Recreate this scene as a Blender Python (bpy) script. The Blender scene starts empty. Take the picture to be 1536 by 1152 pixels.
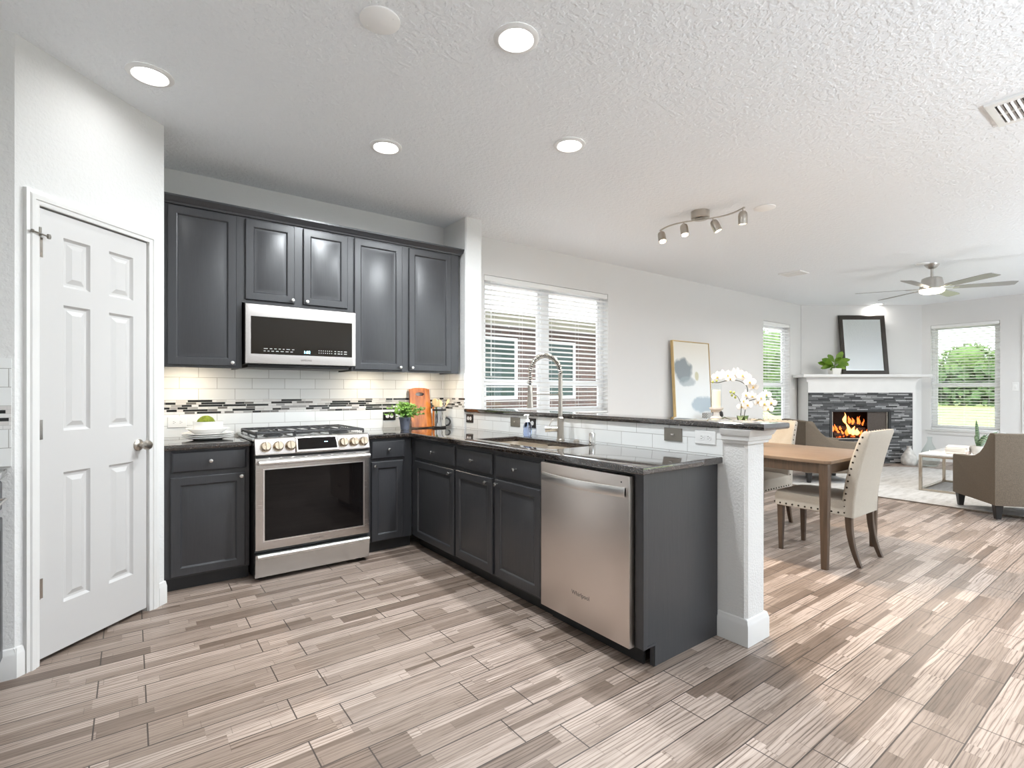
import bpy, bmesh, math, random
from mathutils import Vector, Matrix
R = random.Random(7)
C = bpy.context.scene.collection
SC = bpy.context.scene
PI = math.pi

# ------------------------------------------------------------------ camera, world, sun, exposure
YAW = math.radians(36.9)
SY, CY = math.sin(YAW), math.cos(YAW)
cam = bpy.data.objects.new('camera', bpy.data.cameras.new('camera'))
C.objects.link(cam)
cam.location = (0, 0, 1.244)
cam.rotation_euler = (PI / 2, 0, -YAW)
cam.data.sensor_width = 36
cam.data.lens = 770 / 1536 * 36
cam.data.shift_x = -6 / 1536
cam.data.shift_y = 10.5 / 1536
cam.data.clip_start = .02
SC.camera = cam

SC.view_settings.view_transform = 'Standard'
SC.view_settings.look = 'None'
SC.view_settings.gamma = 1
SC.view_settings.use_curve_mapping = False
SC.view_settings.exposure = 0.92
SC.cycles.max_bounces = 14
SC.cycles.diffuse_bounces = 8
SC.cycles.glossy_bounces = 4
SC.cycles.transparent_max_bounces = 16
SC.cycles.sample_clamp_indirect = 6

w = bpy.data.worlds.new('sky'); SC.world = w; w.use_nodes = True
bg = w.node_tree.nodes['Background']
bg.inputs[0].default_value = (.86, .93, 1, 1)
bg.inputs[1].default_value = 1.9

sun = bpy.data.objects.new('sun', bpy.data.lights.new('sun', 'SUN')); C.objects.link(sun)
sun.data.energy = 4; sun.data.angle = .02; sun.data.color = (1, .95, .86)
sun.rotation_euler = Vector((.8, .12, -.55)).to_track_quat('-Z', 'Y').to_euler()

CAN_W = 17       # watts of each recessed ceiling lamp
FILL_UP_W = 112       # full watts of the unseen uplights added to lift the ceiling
WARM_W = 45      # watts of each head of the track light

# ------------------------------------------------------------------ node helpers
def nd(nt, typ, ins=None, **props):
    n = nt.nodes.new(typ)
    for k, v in props.items(): setattr(n, k, v)
    for k, v in (ins or {}).items():
        if isinstance(v, bpy.types.NodeSocket): nt.links.new(v, n.inputs[k])
        else: n.inputs[k].default_value = v
    return n
def mth(nt, op, a, b=None, c=None):
    ins = {0: a}
    if b is not None: ins[1] = b
    if c is not None: ins[2] = c
    return nd(nt, 'ShaderNodeMath', ins, operation=op).outputs[0]
def mixc(nt, fac, a, b, typ='MIX'):
    n = nt.nodes.new('ShaderNodeMix'); n.data_type = 'RGBA'; n.blend_type = typ
    for i, v in ((0, fac), (6, a), (7, b)):
        if isinstance(v, bpy.types.NodeSocket): nt.links.new(v, n.inputs[i])
        else: n.inputs[i].default_value = v if i == 0 else (tuple(v) + (1,) if len(v) == 3 else v)
    return n.outputs[2]
def ramp(nt, fac, stops, interp='LINEAR'):
    n = nt.nodes.new('ShaderNodeValToRGB'); nt.links.new(fac, n.inputs[0])
    r = n.color_ramp; r.interpolation = interp
    while len(r.elements) < len(stops): r.elements.new(.5)
    for e, (p, c) in zip(r.elements, stops):
        e.position = p; e.color = tuple(c) + (1,) if len(c) == 3 else c
    return n.outputs[0]
def new_mat(name):
    m = bpy.data.materials.new(name); m.use_nodes = True
    nt = m.node_tree; b = nt.nodes['Principled BSDF']
    return m, nt, b
def setp(b, color=None, rough=None, metal=None, spec=None):
    if color is not None: b.inputs['Base Color'].default_value = tuple(color) + (1,)
    if rough is not None: b.inputs['Roughness'].default_value = rough
    if metal is not None: b.inputs['Metallic'].default_value = metal
    if spec is not None: b.inputs['Specular IOR Level'].default_value = spec
def bump(nt, b, h, strength=.2, dist=.01):
    n = nd(nt, 'ShaderNodeBump', {'Strength': strength, 'Distance': dist, 'Height': h})
    nt.links.new(n.outputs[0], b.inputs['Normal'])
def objco(nt): return nd(nt, 'ShaderNodeTexCoord').outputs['Object']
def wpos(nt): return nd(nt, 'ShaderNodeNewGeometry').outputs['Position']
def sxyz(nt, v):
    s = nd(nt, 'ShaderNodeSeparateXYZ', {0: v}); return s.outputs[0], s.outputs[1], s.outputs[2]
def cxyz(nt, x, y, z): return nd(nt, 'ShaderNodeCombineXYZ', {0: x, 1: y, 2: z}).outputs[0]
def scalev(nt, v, s):
    return nd(nt, 'ShaderNodeMapping', {'Vector': v, 'Scale': s}).outputs[0]

def simple(name, color, rough=.5, metal=0, spec=.5, noise=None, bmp=None, var=0):
    """plain surface; bmp=(scale,strength,dist) adds a fine relief, var varies the tone"""
    m, nt, b = new_mat(name); setp(b, color, rough, metal, spec)
    co = objco(nt)
    if var:
        t = nd(nt, 'ShaderNodeTexNoise', {'Vector': co, 'Scale': noise or 6, 'Detail': 4}).outputs[0]
        lo = tuple(max(0, c * (1 - var)) for c in color); hi = tuple(min(1, c * (1 + var)) for c in color)
        nt.links.new(ramp(nt, t, [(.3, lo), (.7, hi)]), b.inputs['Base Color'])
    if bmp:
        t = nd(nt, 'ShaderNodeTexNoise', {'Vector': co, 'Scale': bmp[0], 'Detail': 3}).outputs[0]
        bump(nt, b, t, bmp[1], bmp[2])
    return m
def emit(name, color, strength):
    m, nt, b = new_mat(name); setp(b, color, .5)
    b.inputs['Emission Color'].default_value = tuple(color) + (1,)
    b.inputs['Emission Strength'].default_value = strength
    return m
def stainless(name, color, rough=.3, stretch=(1, 1, 60)):
    m, nt, b = new_mat(name); setp(b, color, rough, 1)
    t = nd(nt, 'ShaderNodeTexNoise', {'Vector': scalev(nt, objco(nt), stretch), 'Scale': 8, 'Detail': 3}).outputs[0]
    nt.links.new(mth(nt, 'MULTIPLY_ADD', t, .02, rough - .01), b.inputs['Roughness'])
    return m
def wood(name, c0, c1, stretch=(1, 14, 14), rough=.45, scale=4):
    m, nt, b = new_mat(name); setp(b, c0, rough)
    t = nd(nt, 'ShaderNodeTexNoise', {'Vector': scalev(nt, objco(nt), stretch), 'Scale': scale, 'Detail': 6, 'Distortion': .6}).outputs[0]
    nt.links.new(ramp(nt, t, [(.3, c0), (.7, c1)]), b.inputs['Base Color'])
    bump(nt, b, t, .15, .002)
    return m
def fabric(name, c, rough=.9, scale=350, var=.12):
    m, nt, b = new_mat(name); setp(b, c, rough, 0, .2)
    co = objco(nt)
    t = nd(nt, 'ShaderNodeTexNoise', {'Vector': co, 'Scale': scale, 'Detail': 2}).outputs[0]
    nt.links.new(ramp(nt, t, [(.3, [x * (1 - var) for x in c]), (.7, [min(1, x * (1 + var)) for x in c])]), b.inputs['Base Color'])
    bump(nt, b, t, .25, .002)
    return m
def pane_glass(name, tint=(1, 1, 1), gloss=.1):
    m, nt, b = new_mat(name)
    nt.nodes.remove(b)
    out = nt.nodes['Material Output']
    tr = nd(nt, 'ShaderNodeBsdfTransparent', {0: tuple(tint) + (1,)})
    gl = nd(nt, 'ShaderNodeBsdfGlossy', {0: (1, 1, 1, 1), 1: .02})
    fr = nd(nt, 'ShaderNodeFresnel', {0: 1.45}).outputs[0]
    back = nd(nt, 'ShaderNodeNewGeometry').outputs['Backfacing']
    fr = mth(nt, 'MULTIPLY', fr, mth(nt, 'SUBTRACT', 1.0, back))
    mx = nd(nt, 'ShaderNodeMixShader', {0: mth(nt, 'MULTIPLY', fr, gloss * 10), 1: tr.outputs[0], 2: gl.outputs[0]})
    nt.links.new(mx.outputs[0], out.inputs[0])
    return m
def cells(nt, u, v, h, wd, seed=0.0):
    """rows of height h filled with blocks about wd long, each row shifted; gives random value and edge distances"""
    rv = mth(nt, 'DIVIDE', v, h); row = mth(nt, 'FLOOR', rv); fv = mth(nt, 'FRACT', rv)
    r1 = nd(nt, 'ShaderNodeTexWhiteNoise', {'W': mth(nt, 'ADD', row, seed)}, noise_dimensions='1D').outputs[0]
    us = mth(nt, 'DIVIDE', mth(nt, 'ADD', mth(nt, 'MULTIPLY', r1, 9.0), u), wd)
    col = mth(nt, 'FLOOR', us); fu = mth(nt, 'FRACT', us)
    rnd = nd(nt, 'ShaderNodeTexWhiteNoise', {'Vector': cxyz(nt, col, row, seed)}, noise_dimensions='3D').outputs[0]
    return rnd, fu, fv, row
def edge(nt, f, e):
    """1 within e of either end of 0..1"""
    d = mth(nt, 'MINIMUM', f, mth(nt, 'SUBTRACT', 1.0, f))
    return mth(nt, 'LESS_THAN', d, e)

# ------------------------------------------------------------------ materials
def make_plaster(name, color, scale, strength, dist=.004):
    m, nt, b = new_mat(name); setp(b, color, .75, 0, .25)
    t = nd(nt, 'ShaderNodeTexNoise', {'Vector': wpos(nt), 'Scale': scale, 'Detail': 2.5, 'Roughness': .5}).outputs[0]
    h = ramp(nt, t, [(.42, (0, 0, 0)), (.6, (1, 1, 1))])
    bump(nt, b, h, strength, dist)
    return m
def make_floor():
    m, nt, b = new_mat('wood_look_floor_tile'); setp(b, rough=.4, spec=.4)
    x, y, z = sxyz(nt, wpos(nt))
    x = mth(nt, 'ADD', x, 24.55); y = mth(nt, 'ADD', y, 6.368)
    bt = nd(nt, 'ShaderNodeTexBrick', {'Vector': cxyz(nt, x, y, 0.0), 'Scale': 1, 'Mortar Size': .0026, 'Mortar Smooth': .1, 'Brick Width': .615, 'Row Height': .156}, offset=.26, offset_frequency=2)
    rnd, fu, fv, row = cells(nt, x, y, .052, .52, 3.0)
    # boards wider than one strip: a second, coarser set of cells drives part of the tone
    rnd2, fu2, fv2, row2 = cells(nt, x, y, .078, .70, 11.0)
    pick = mth(nt, 'GREATER_THAN', rnd2, .55)
    tone = mth(nt, 'ADD', mth(nt, 'MULTIPLY', rnd, mth(nt, 'SUBTRACT', 1.0, pick)), mth(nt, 'MULTIPLY', mth(nt, 'FRACT', mth(nt, 'MULTIPLY', rnd2, 7.3)), pick))
    base = ramp(nt, tone, [(0, (.150, .110, .086)), (.25, (.252, .196, .160)), (.6, (.325, .260, .220)), (1, (.42, .345, .298))])
    off = mth(nt, 'MULTIPLY', tone, 40.0)
    g1 = nd(nt, 'ShaderNodeTexNoise', {'Vector': cxyz(nt, mth(nt, 'MULTIPLY_ADD', x, 5.0, off), mth(nt, 'MULTIPLY', y, 105.0), off), 'Scale': 1, 'Detail': 6, 'Roughness': .65, 'Distortion': .8}).outputs[0]
    g1r = ramp(nt, g1, [(.28, (.42, .37, .34)), (.46, (.92, .91, .90)), (.7, (1.14, 1.14, 1.14))])
    wv = nd(nt, 'ShaderNodeTexWave', {'Vector': cxyz(nt, mth(nt, 'MULTIPLY_ADD', x, .9, off), mth(nt, 'MULTIPLY_ADD', y, 9.0, off), off), 'Scale': 2.1, 'Distortion': 11, 'Detail': 2.5, 'Detail Scale': .8}, wave_type='BANDS', bands_direction='Y').outputs[1]
    wr = ramp(nt, wv, [(0, (.36, .31, .28)), (.16, (.93, .92, .91)), (1, (1.08, 1.08, 1.08))])
    c = mixc(nt, 1, base, g1r, 'MULTIPLY')
    c = mixc(nt, mth(nt, 'MULTIPLY_ADD', rnd, .8, .2), c, mixc(nt, 1, c, wr, 'MULTIPLY'))
    seam = mth(nt, 'MAXIMUM', edge(nt, fv, .018), edge(nt, fu, .0025))
    c = mixc(nt, mth(nt, 'MULTIPLY', seam, .42), c, (.10, .075, .06))
    c = mixc(nt, mth(nt, 'MULTIPLY', bt.outputs['Fac'], .95), c, (.045, .034, .028))
    nt.links.new(c, b.inputs['Base Color'])
    nt.links.new(mth(nt, 'MULTIPLY_ADD', g1, .25, .3), b.inputs['Roughness'])
    hgt = mth(nt, 'SUBTRACT', mth(nt, 'MULTIPLY', g1, .3), bt.outputs['Fac'])
    bump(nt, b, hgt, .25, .002)
    return m
def make_subway(name, axis, x0, z0):
    m, nt, b = new_mat(name); setp(b, rough=.12, spec=.5)
    p = sxyz(nt, wpos(nt))
    v = cxyz(nt, mth(nt, 'ADD', p[axis], -x0 + .2317 * 40), mth(nt, 'ADD', p[2], -z0 + .0805 * 20), 0.0)
    bt = nd(nt, 'ShaderNodeTexBrick', {'Vector': v, 'Color1': (.83, .84, .83, 1), 'Color2': (.77, .78, .77, 1), 'Mortar': (.36, .35, .33, 1), 'Scale': 1, 'Mortar Size': .0016, 'Mortar Smooth': .2, 'Brick Width': .2317, 'Row Height': .0805}, offset=.5)
    nt.links.new(bt.outputs['Color'], b.inputs['Base Color'])
    nt.links.new(mth(nt, 'MULTIPLY_ADD', bt.outputs['Fac'], .6, .1), b.inputs['Roughness'])
    bump(nt, b, mth(nt, 'SUBTRACT', 1.0, bt.outputs['Fac']), .35, .002)
    return m
def make_mosaic(name, axis, z0):
    m, nt, b = new_mat(name); setp(b, rough=.2)
    p = sxyz(nt, wpos(nt))
    rnd, fu, fv, row = cells(nt, mth(nt, 'ADD', p[axis], 5.0), mth(nt, 'SUBTRACT', p[2], z0), .01683, .062, 5.0)
    rb, fb, fvb, rowb = cells(nt, mth(nt, 'ADD', p[axis], 5.0), mth(nt, 'SUBTRACT', p[2], z0), .01683, .155, 21.0)
    big = mth(nt, 'LESS_THAN', rb, .26)
    t = mth(nt, 'MULTIPLY', rnd, mth(nt, 'SUBTRACT', 1.0, big))
    c = ramp(nt, t, [(0, (.012, .012, .012)), (.17, (.16, .15, .14)), (.27, (.36, .35, .34)), (.4, (.72, .71, .69)), (.75, (.62, .60, .58))], 'CONSTANT')
    j = mth(nt, 'MAXIMUM', edge(nt, fv, .07), edge(nt, mth(nt, 'ADD', mth(nt, 'MULTIPLY', fu, mth(nt, 'SUBTRACT', 1.0, big)), mth(nt, 'MULTIPLY', fb, big)), .015))
    nt.links.new(mixc(nt, j, c, (.55, .54, .52)), b.inputs['Base Color'])
    bump(nt, b, mth(nt, 'SUBTRACT', 1.0, j), .3, .001)
    return m
def make_ledger():
    m, nt, b = new_mat('stacked_slate_tile'); setp(b, rough=.5)
    p = sxyz(nt, objco(nt))
    u = mth(nt, 'ADD', p[0], 5.0)
    rnd, fu, fv, row = cells(nt, u, p[2], .026, .15, 2.0)
    c = ramp(nt, rnd, [(0, (.014, .014, .015)), (.35, (.05, .051, .052)), (.65, (.13, .131, .133)), (1, (.36, .36, .36))])
    n = nd(nt, 'ShaderNodeTexNoise', {'Vector': scalev(nt, objco(nt), (4, 4, 30)), 'Scale': 5, 'Detail': 4}).outputs[0]
    c = mixc(nt, 1, c, ramp(nt, n, [(.3, (.7, .7, .7)), (.7, (1.25, 1.25, 1.25))]), 'MULTIPLY')
    j = mth(nt, 'MAXIMUM', edge(nt, fv, .06), edge(nt, fu, .012))
    nt.links.new(mixc(nt, j, c, (.012, .012, .012)), b.inputs['Base Color'])
    bump(nt, b, mth(nt, 'MULTIPLY', mth(nt, 'SUBTRACT', 1.0, j), mth(nt, 'MULTIPLY_ADD', rnd, .8, .2)), .8, .012)
    return m
def make_granite():
    m, nt, b = new_mat('dark_speckled_granite'); setp(b, rough=.06, spec=.85)
    co = wpos(nt)
    a = nd(nt, 'ShaderNodeTexVoronoi', {'Vector': co, 'Scale': 340}).outputs['Color']
    v = nd(nt, 'ShaderNodeSeparateColor', {0: a}).outputs[0]
    c = ramp(nt, v, [(0, (.006, .006, .006)), (.5, (.012, .010, .009)), (.72, (.045, .028, .021)), (.86, (.09, .062, .047)), (.96, (.18, .165, .155))], 'CONSTANT')
    nt.links.new(c, b.inputs['Base Color'])
    b.inputs['Coat Weight'].default_value = .7; b.inputs['Coat Roughness'].default_value = .04; b.inputs['Coat IOR'].default_value = 1.6
    return m
def make_cabinet(name='slate_grey_cabinet_paint', axis=None):
    m, nt, b = new_mat(name); setp(b, (.036, .037, .040), .34, 0, .55)
    co = scalev(nt, wpos(nt), (26, 26, 1.6))
    t = nd(nt, 'ShaderNodeTexNoise', {'Vector': co, 'Scale': 3, 'Detail': 5, 'Roughness': .7, 'Distortion': 1.2}).outputs[0]
    nt.links.new(ramp(nt, t, [(.35, (.033, .0335, .037)), (.65, (.040, .0405, .044))]), b.inputs['Base Color'])
    bump(nt, b, t, .13, .003)
    return m
def make_brick():
    m, nt, b = new_mat('weathered_house_brick'); setp(b, rough=.9)
    p = sxyz(nt, wpos(nt))
    bt = nd(nt, 'ShaderNodeTexBrick', {'Vector': cxyz(nt, mth(nt, 'ADD', p[0], p[1]), p[2], 0.0), 'Color1': (.13, .075, .058, 1), 'Color2': (.08, .052, .045, 1), 'Mortar': (.15, .135, .12, 1), 'Scale': 1, 'Mortar Size': .008, 'Brick Width': .22, 'Row Height': .075})
    nt.links.new(bt.outputs['Color'], b.inputs['Base Color'])
    return m
def make_leaf(name, a, c, rough=.5):
    m, nt, b = new_mat(name); setp(b, a, rough)
    t = nd(nt, 'ShaderNodeTexNoise', {'Vector': objco(nt), 'Scale': 9, 'Detail': 5}).outputs[0]
    nt.links.new(ramp(nt, t, [(.3, a), (.7, c)]), b.inputs['Base Color'])
    return m
def make_canvas():
    m, nt, b = new_mat('abstract_painting'); setp(b, rough=.8)
    p = sxyz(nt, objco(nt))          # x across, z up, metres, from the picture's middle
    n = nd(nt, 'ShaderNodeTexNoise', {'Vector': objco(nt), 'Scale': 7, 'Detail': 5}).outputs[0]
    def blob(cx, cz, rx, rz):
        dx = mth(nt, 'POWER', mth(nt, 'DIVIDE', mth(nt, 'SUBTRACT', p[0], cx), rx), 2.0)
        dz = mth(nt, 'POWER', mth(nt, 'DIVIDE', mth(nt, 'SUBTRACT', p[2], cz), rz), 2.0)
        d = mth(nt, 'ADD', mth(nt, 'ADD', dx, dz), mth(nt, 'MULTIPLY_ADD', n, 1.6, -.8))
        mr = nd(nt, 'ShaderNodeMapRange', {0: d, 1: .65, 2: 1.15, 3: 1.0, 4: 0.0})
        return mr.outputs[0]
    c = mixc(nt, ramp(nt, mth(nt, 'ADD', p[2], .5), [(.4, (0, 0, 0)), (1, (1, 1, 1))]), (.80, .83, .84), (.74, .71, .63))
    c = mixc(nt, mth(nt, 'MULTIPLY', blob(-.23, .14, .22, .17), .9), c, (.22, .26, .28))
    c = mixc(nt, mth(nt, 'MULTIPLY', blob(-.12, -.02, .2, .07), .7), c, (.34, .40, .43))
    c = mixc(nt, mth(nt, 'MULTIPLY', blob(.22, -.34, .26, .12), .8), c, (.36, .45, .52))
    c = mixc(nt, mth(nt, 'MULTIPLY', blob(.1, .06, .05, .07), .6), c, (.45, .42, .18))
    nt.links.new(c, b.inputs['Base Color'])
    return m
def make_rug():
    m, nt, b = new_mat('pale_woven_rug'); setp(b, rough=.95, spec=.1)
    p = objco(nt)
    n1 = nd(nt, 'ShaderNodeTexNoise', {'Vector': scalev(nt, p, (1, 5, 1)), 'Scale': 3, 'Detail': 8, 'Roughness': .7}).outputs[0]
    nt.links.new(ramp(nt, n1, [(.3, (.36, .35, .34)), (.5, (.48, .475, .465)), (.7, (.56, .555, .55))]), b.inputs['Base Color'])
    n2 = nd(nt, 'ShaderNodeTexNoise', {'Vector': p, 'Scale': 180}).outputs[0]
    bump(nt, b, n2, .4, .004)
    return m
def make_checker():
    m, nt, b = new_mat('black_white_check'); setp(b, rough=.5)
    c = nd(nt, 'ShaderNodeTexChecker', {'Vector': objco(nt), 'Color1': (.02, .02, .02, 1), 'Color2': (.75, .75, .73, 1), 'Scale': 60})
    nt.links.new(c.outputs[0], b.inputs['Base Color'])
    return m
def make_snake():
    m, nt, b = new_mat('banded_snake_leaf'); setp(b, rough=.4)
    p = sxyz(nt, objco(nt))
    n = nd(nt, 'ShaderNodeTexNoise', {'Vector': objco(nt), 'Scale': 20, 'Detail': 3}).outputs[0]
    t = mth(nt, 'SINE', mth(nt, 'MULTIPLY_ADD', p[2], 260.0, mth(nt, 'MULTIPLY', n, 6.0)))
    nt.links.new(ramp(nt, mth(nt, 'MULTIPLY_ADD', t, .5, .5), [(.35, (.02, .045, .02)), (.75, (.16, .23, .11))]), b.inputs['Base Color'])
    return m
def make_glassware(name, color=(1, 1, 1), rough=.02):
    m, nt, b = new_mat(name); setp(b, color, rough)
    b.inputs['Transmission Weight'].default_value = 1; b.inputs['IOR'].default_value = 1.3
    return m
def make_reflect(name, color=(.005, .005, .005), rough=.03):
    m, nt, b = new_mat(name); setp(b, color, rough, 0, .28); return m

M = dict(
    wall=make_plaster('wall_paint', (.70, .70, .69), 60, .22),
    wallfine=make_plaster('living_wall_paint', (.70, .695, .685), 80, .06),
    ceil=make_plaster('ceiling_texture', (.84, .865, .89), 42, .5, .004),
    post=make_plaster('post_plaster', (.70, .695, .68), 95, .3),
    floor=make_floor(),
    trim=simple('white_trim_paint', (.70, .695, .68), .35, var=.02),
    white=simple('white_semi_gloss', (.80, .80, .79), .3, var=.01),
    doorw=simple('white_door_paint', (.55, .54, .53), .38, bmp=(120, .03, .001)),
    cab=make_cabinet(),
    cabin=simple('cabinet_underside', (.20, .14, .10), .6, var=.1),
    black=simple('black_plastic', (.012, .012, .012), .4, var=.1),
    toe=simple('black_toe_board', (.016, .016, .017), .5, var=.1),
    iron=simple('cast_iron', (.03, .03, .032), .5, bmp=(200, .2, .001)),
    steel=stainless('brushed_stainless', (.58, .545, .52), .27, (1, 60, 60)),
    steel2=stainless('pale_stainless', (.66, .67, .665), .24, (1, 60, 60)),
    steelv=stainless('dishwasher_stainless', (.70, .635, .59), .36, (60, 60, 1)),
    handle=stainless('bright_steel', (.80, .78, .76), .30),
    knobm=simple('satin_nickel', (.62, .60, .57), .25, 1, var=.05),
    nickel=simple('brushed_nickel', (.50, .46, .41), .28, 1, var=.06),
    knobgold=simple('warm_steel_knob', (.56, .47, .36), .25, 1, var=.05),
    chrome=simple('polished_chrome', (.75, .74, .72), .07, 1, var=.02),
    sink=simple('satin_sink_steel', (.72, .66, .58), .35, 1, var=.05),
    bronze=simple('pewter_plate', (.26, .24, .21), .35, .8, var=.06),
    darkplate=simple('black_bronze_plate', (.025, .022, .02), .35, .3, var=.1),
    ovenglass=make_reflect('black_oven_glass', (.006, .005, .005), .03),
    mwglass=make_reflect('smoked_microwave_glass', (.012, .009, .006), .04),
    coverw=simple('matte_white_plastic', (.90, .90, .89), .6, var=.01),
    granite=make_granite(),
    tileL=make_subway('subway_tile_below_band', 0, .97, .918),
    tileH=make_subway('subway_tile_above_band', 0, .97, 1.18),
    tileYL=make_subway('subway_tile_half_wall', 1, 2.0, .918),
    tileYH=make_subway('subway_tile_stub_wall', 1, 2.0, 1.18),
    mosX=make_mosaic('glass_mosaic_band', 0, 1.079),
    mosY=make_mosaic('glass_mosaic_return', 1, 1.079),
    ledger=make_ledger(),
    lens=emit('lamp_lens', (1, .97, .93), 14),
    lensoff=simple('frosted_lens', (.85, .85, .83), .4, var=.02),
    warmlens=emit('warm_lamp_lens', (1, .86, .66), 9),
    pane=pane_glass('window_pane'),
    ext=simple('white_vinyl', (.75, .75, .75), .4, var=.02),
    slat=simple('white_blind_slat', (.82, .82, .81), .4, var=.02),
    brick=make_brick(),
    darkglass=make_reflect('green_tinted_window', (.03, .06, .05), .05),
    fascia=simple('olive_soffit_board', (.13, .12, .08), .7, var=.1),
    shingle=simple('grey_roof_shingle', (.16, .15, .15), .9, var=.2, noise=20),
    lawn=make_leaf('lawn_grass', (.25, .32, .09), (.42, .48, .17), .9),
    concrete=simple('pale_bounce_concrete', (.60, .59, .57), .9, var=.06, noise=2),
    hedge=make_leaf('hedge_leaf', (.02, .05, .018), (.07, .14, .04), .8),
    hedge2=make_leaf('tree_leaf', (.04, .09, .02), (.13, .22, .06), .8),
    bark=simple('tree_bark', (.08, .06, .045), .9, var=.2, noise=10),
    table=wood('walnut_table_top', (.14, .088, .053), (.21, .137, .085), (14, 1, 14), .38),
    tleg=wood('walnut_leg', (.05, .029, .016), (.085, .050, .028), (14, 14, 1), .4),
    cleg=wood('brown_chair_leg', (.045, .027, .016), (.08, .049, .029), (14, 14, 1), .4),
    linen=fabric('cream_linen', (.40, .36, .305)),
    nail=simple('dark_bronze_nail', (.03, .022, .016), .3, .8, var=.1),
    armfab=fabric('taupe_upholstery', (.15, .122, .094), scale=220, var=.22),
    armleg=simple('black_tapered_leg', (.012, .011, .011), .4, var=.1),
    rug=make_rug(), rugedge=simple('rug_binding', (.22, .19, .16), .9, var=.1),
    mirror=simple('mirror_glass', (.80, .83, .82), .02, 1),
    mframe=simple('dark_bronze_frame', (.045, .038, .032), .28, .5, var=.15),
    whitemarble=simple('white_marble_top', (.80, .79, .78), .1, var=.04, noise=3),
    champagne=simple('champagne_metal', (.50, .45, .38), .25, 1, var=.05),
    fanmetal=simple('brushed_nickel_fan', (.50, .48, .45), .3, 1, var=.05),
    fanblade=simple('grey_fan_blade', (.30, .295, .285), .4, var=.06),
    plate=simple('white_porcelain', (.82, .81, .79), .12, var=.01),
    moss=simple('green_moss', (.16, .20, .015), .95, var=.35, noise=50, bmp=(90, 1, .01)),
    fern=make_leaf('bright_herb_leaf', (.06, .17, .015), (.22, .40, .06)),
    figleaf=make_leaf('glossy_fig_leaf', (.07, .17, .012), (.20, .32, .04), .3),
    stemg=simple('plant_stem', (.10, .13, .05), .6, var=.2),
    soil=simple('potting_soil', (.03, .022, .016), .95, var=.3),
    slatepot=simple('slate_blue_pot', (.085, .095, .125), .6, var=.15, bmp=(60, .3, .002)),
    whitepot=simple('white_ribbed_pot', (.78, .77, .74), .4, var=.02),
    greypot=simple('pale_concrete_pot', (.52, .50, .47), .8, var=.1, noise=15),
    board=wood('acacia_board', (.24, .06, .010), (.56, .18, .03), (10, 10, 1), .25, 3),
    boarddark=wood('acacia_board_dark', (.05, .02, .01), (.09, .035, .015), (10, 10, 1), .3),
    spoon=wood('beech_utensil', (.66, .46, .24), (.78, .58, .34), (10, 10, 1), .5),
    soap=make_glassware('blue_soap', (.55, .66, .95), .05),
    pumpw=simple('white_pump', (.82, .82, .82), .35, var=.02),
    wax=simple('ivory_candle_wax', (.85, .72, .55), .5, var=.03),
    glassw=pane_glass('thin_clear_glass', (.97, .98, .98), .08),
    bottle=pane_glass('grey_green_bottle_glass', (.93, .95, .945), .12),
    stonevase=simple('mottled_stone_vase', (.50, .485, .46), .7, var=.3, noise=14, bmp=(30, .4, .004)),
    candlewood=simple('whitewashed_turned_wood', (.62, .58, .53), .6, var=.15, noise=12),
    petal=simple('white_orchid_petal', (.86, .83, .79), .5, var=.04),
    petalc=simple('yellow_orchid_lip', (.75, .50, .12), .5, var=.1),
    bud=simple('green_bud', (.38, .40, .08), .5, var=.2),
    ostem=simple('dark_orchid_stem', (.05, .055, .035), .5, var=.2),
    oleaf=make_leaf('orchid_leaf', (.03, .06, .02), (.06, .11, .035), .35),
    gold=simple('pale_gold_frame', (.62, .45, .22), .35, .7, var=.08),
    canvas=make_canvas(), check=make_checker(), snake=make_snake(),
    bookw=simple('cream_book_cover', (.72, .68, .62), .6, var=.04),
    bookp=simple('dusty_pink_book_cover', (.55, .44, .38), .6, var=.05),
    page=simple('book_pages', (.78, .75, .68), .8, var=.05),
    firebrick=simple('sooty_firebrick', (.03, .022, .018), .9, var=.3, noise=12),
    screen=simple('fire_screen_mesh', (.06, .045, .035), .6, var=.2, noise=60),
    log=simple('charred_log', (.06, .03, .018), .9, var=.5, noise=12, bmp=(20, .8, .02)),
    ember=emit('glowing_embers', (1, .12, .015), .7),
    flame=emit('orange_flame', (1, .17, .02), 1.0),
    flamehot=emit('yellow_flame', (1, .45, .11), 1.9),
    display=emit('blue_clock_digits', (.35, .75, 1), 4),
    print_=simple('printed_legend', (.6, .6, .58), .5),
    logo=simple('dark_logo_print', (.10, .09, .085), .4),
    slot=simple('outlet_slot', (.01, .01, .01), .5),
    ventshade=simple('vent_shade', (.06, .06, .058), .8),  # dark tone painted for the shade inside the ceiling vent
    console=wood('pale_console_wood', (.52, .47, .40), (.62, .57, .50), (1, 14, 14), .5),
)

# ------------------------------------------------------------------ mesh helpers
class Basis:
    """u, v, w axes with an origin, so that one routine serves every wall direction"""
    def __init__(s, o=(0, 0, 0), u=(1, 0, 0), v=(0, 0, 1), w=(0, -1, 0)):
        s.o, s.u, s.v, s.w = Vector(o), Vector(u), Vector(v), Vector(w)
    def __call__(s, a, b, c): return s.o + s.u * a + s.v * b + s.w * c
XYZ = Basis((0, 0, 0), (1, 0, 0), (0, 1, 0), (0, 0, 1))
FRAME = Matrix.Rotation(-YAW, 4, 'Z')     # axes of the angled fireplace corner

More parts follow.
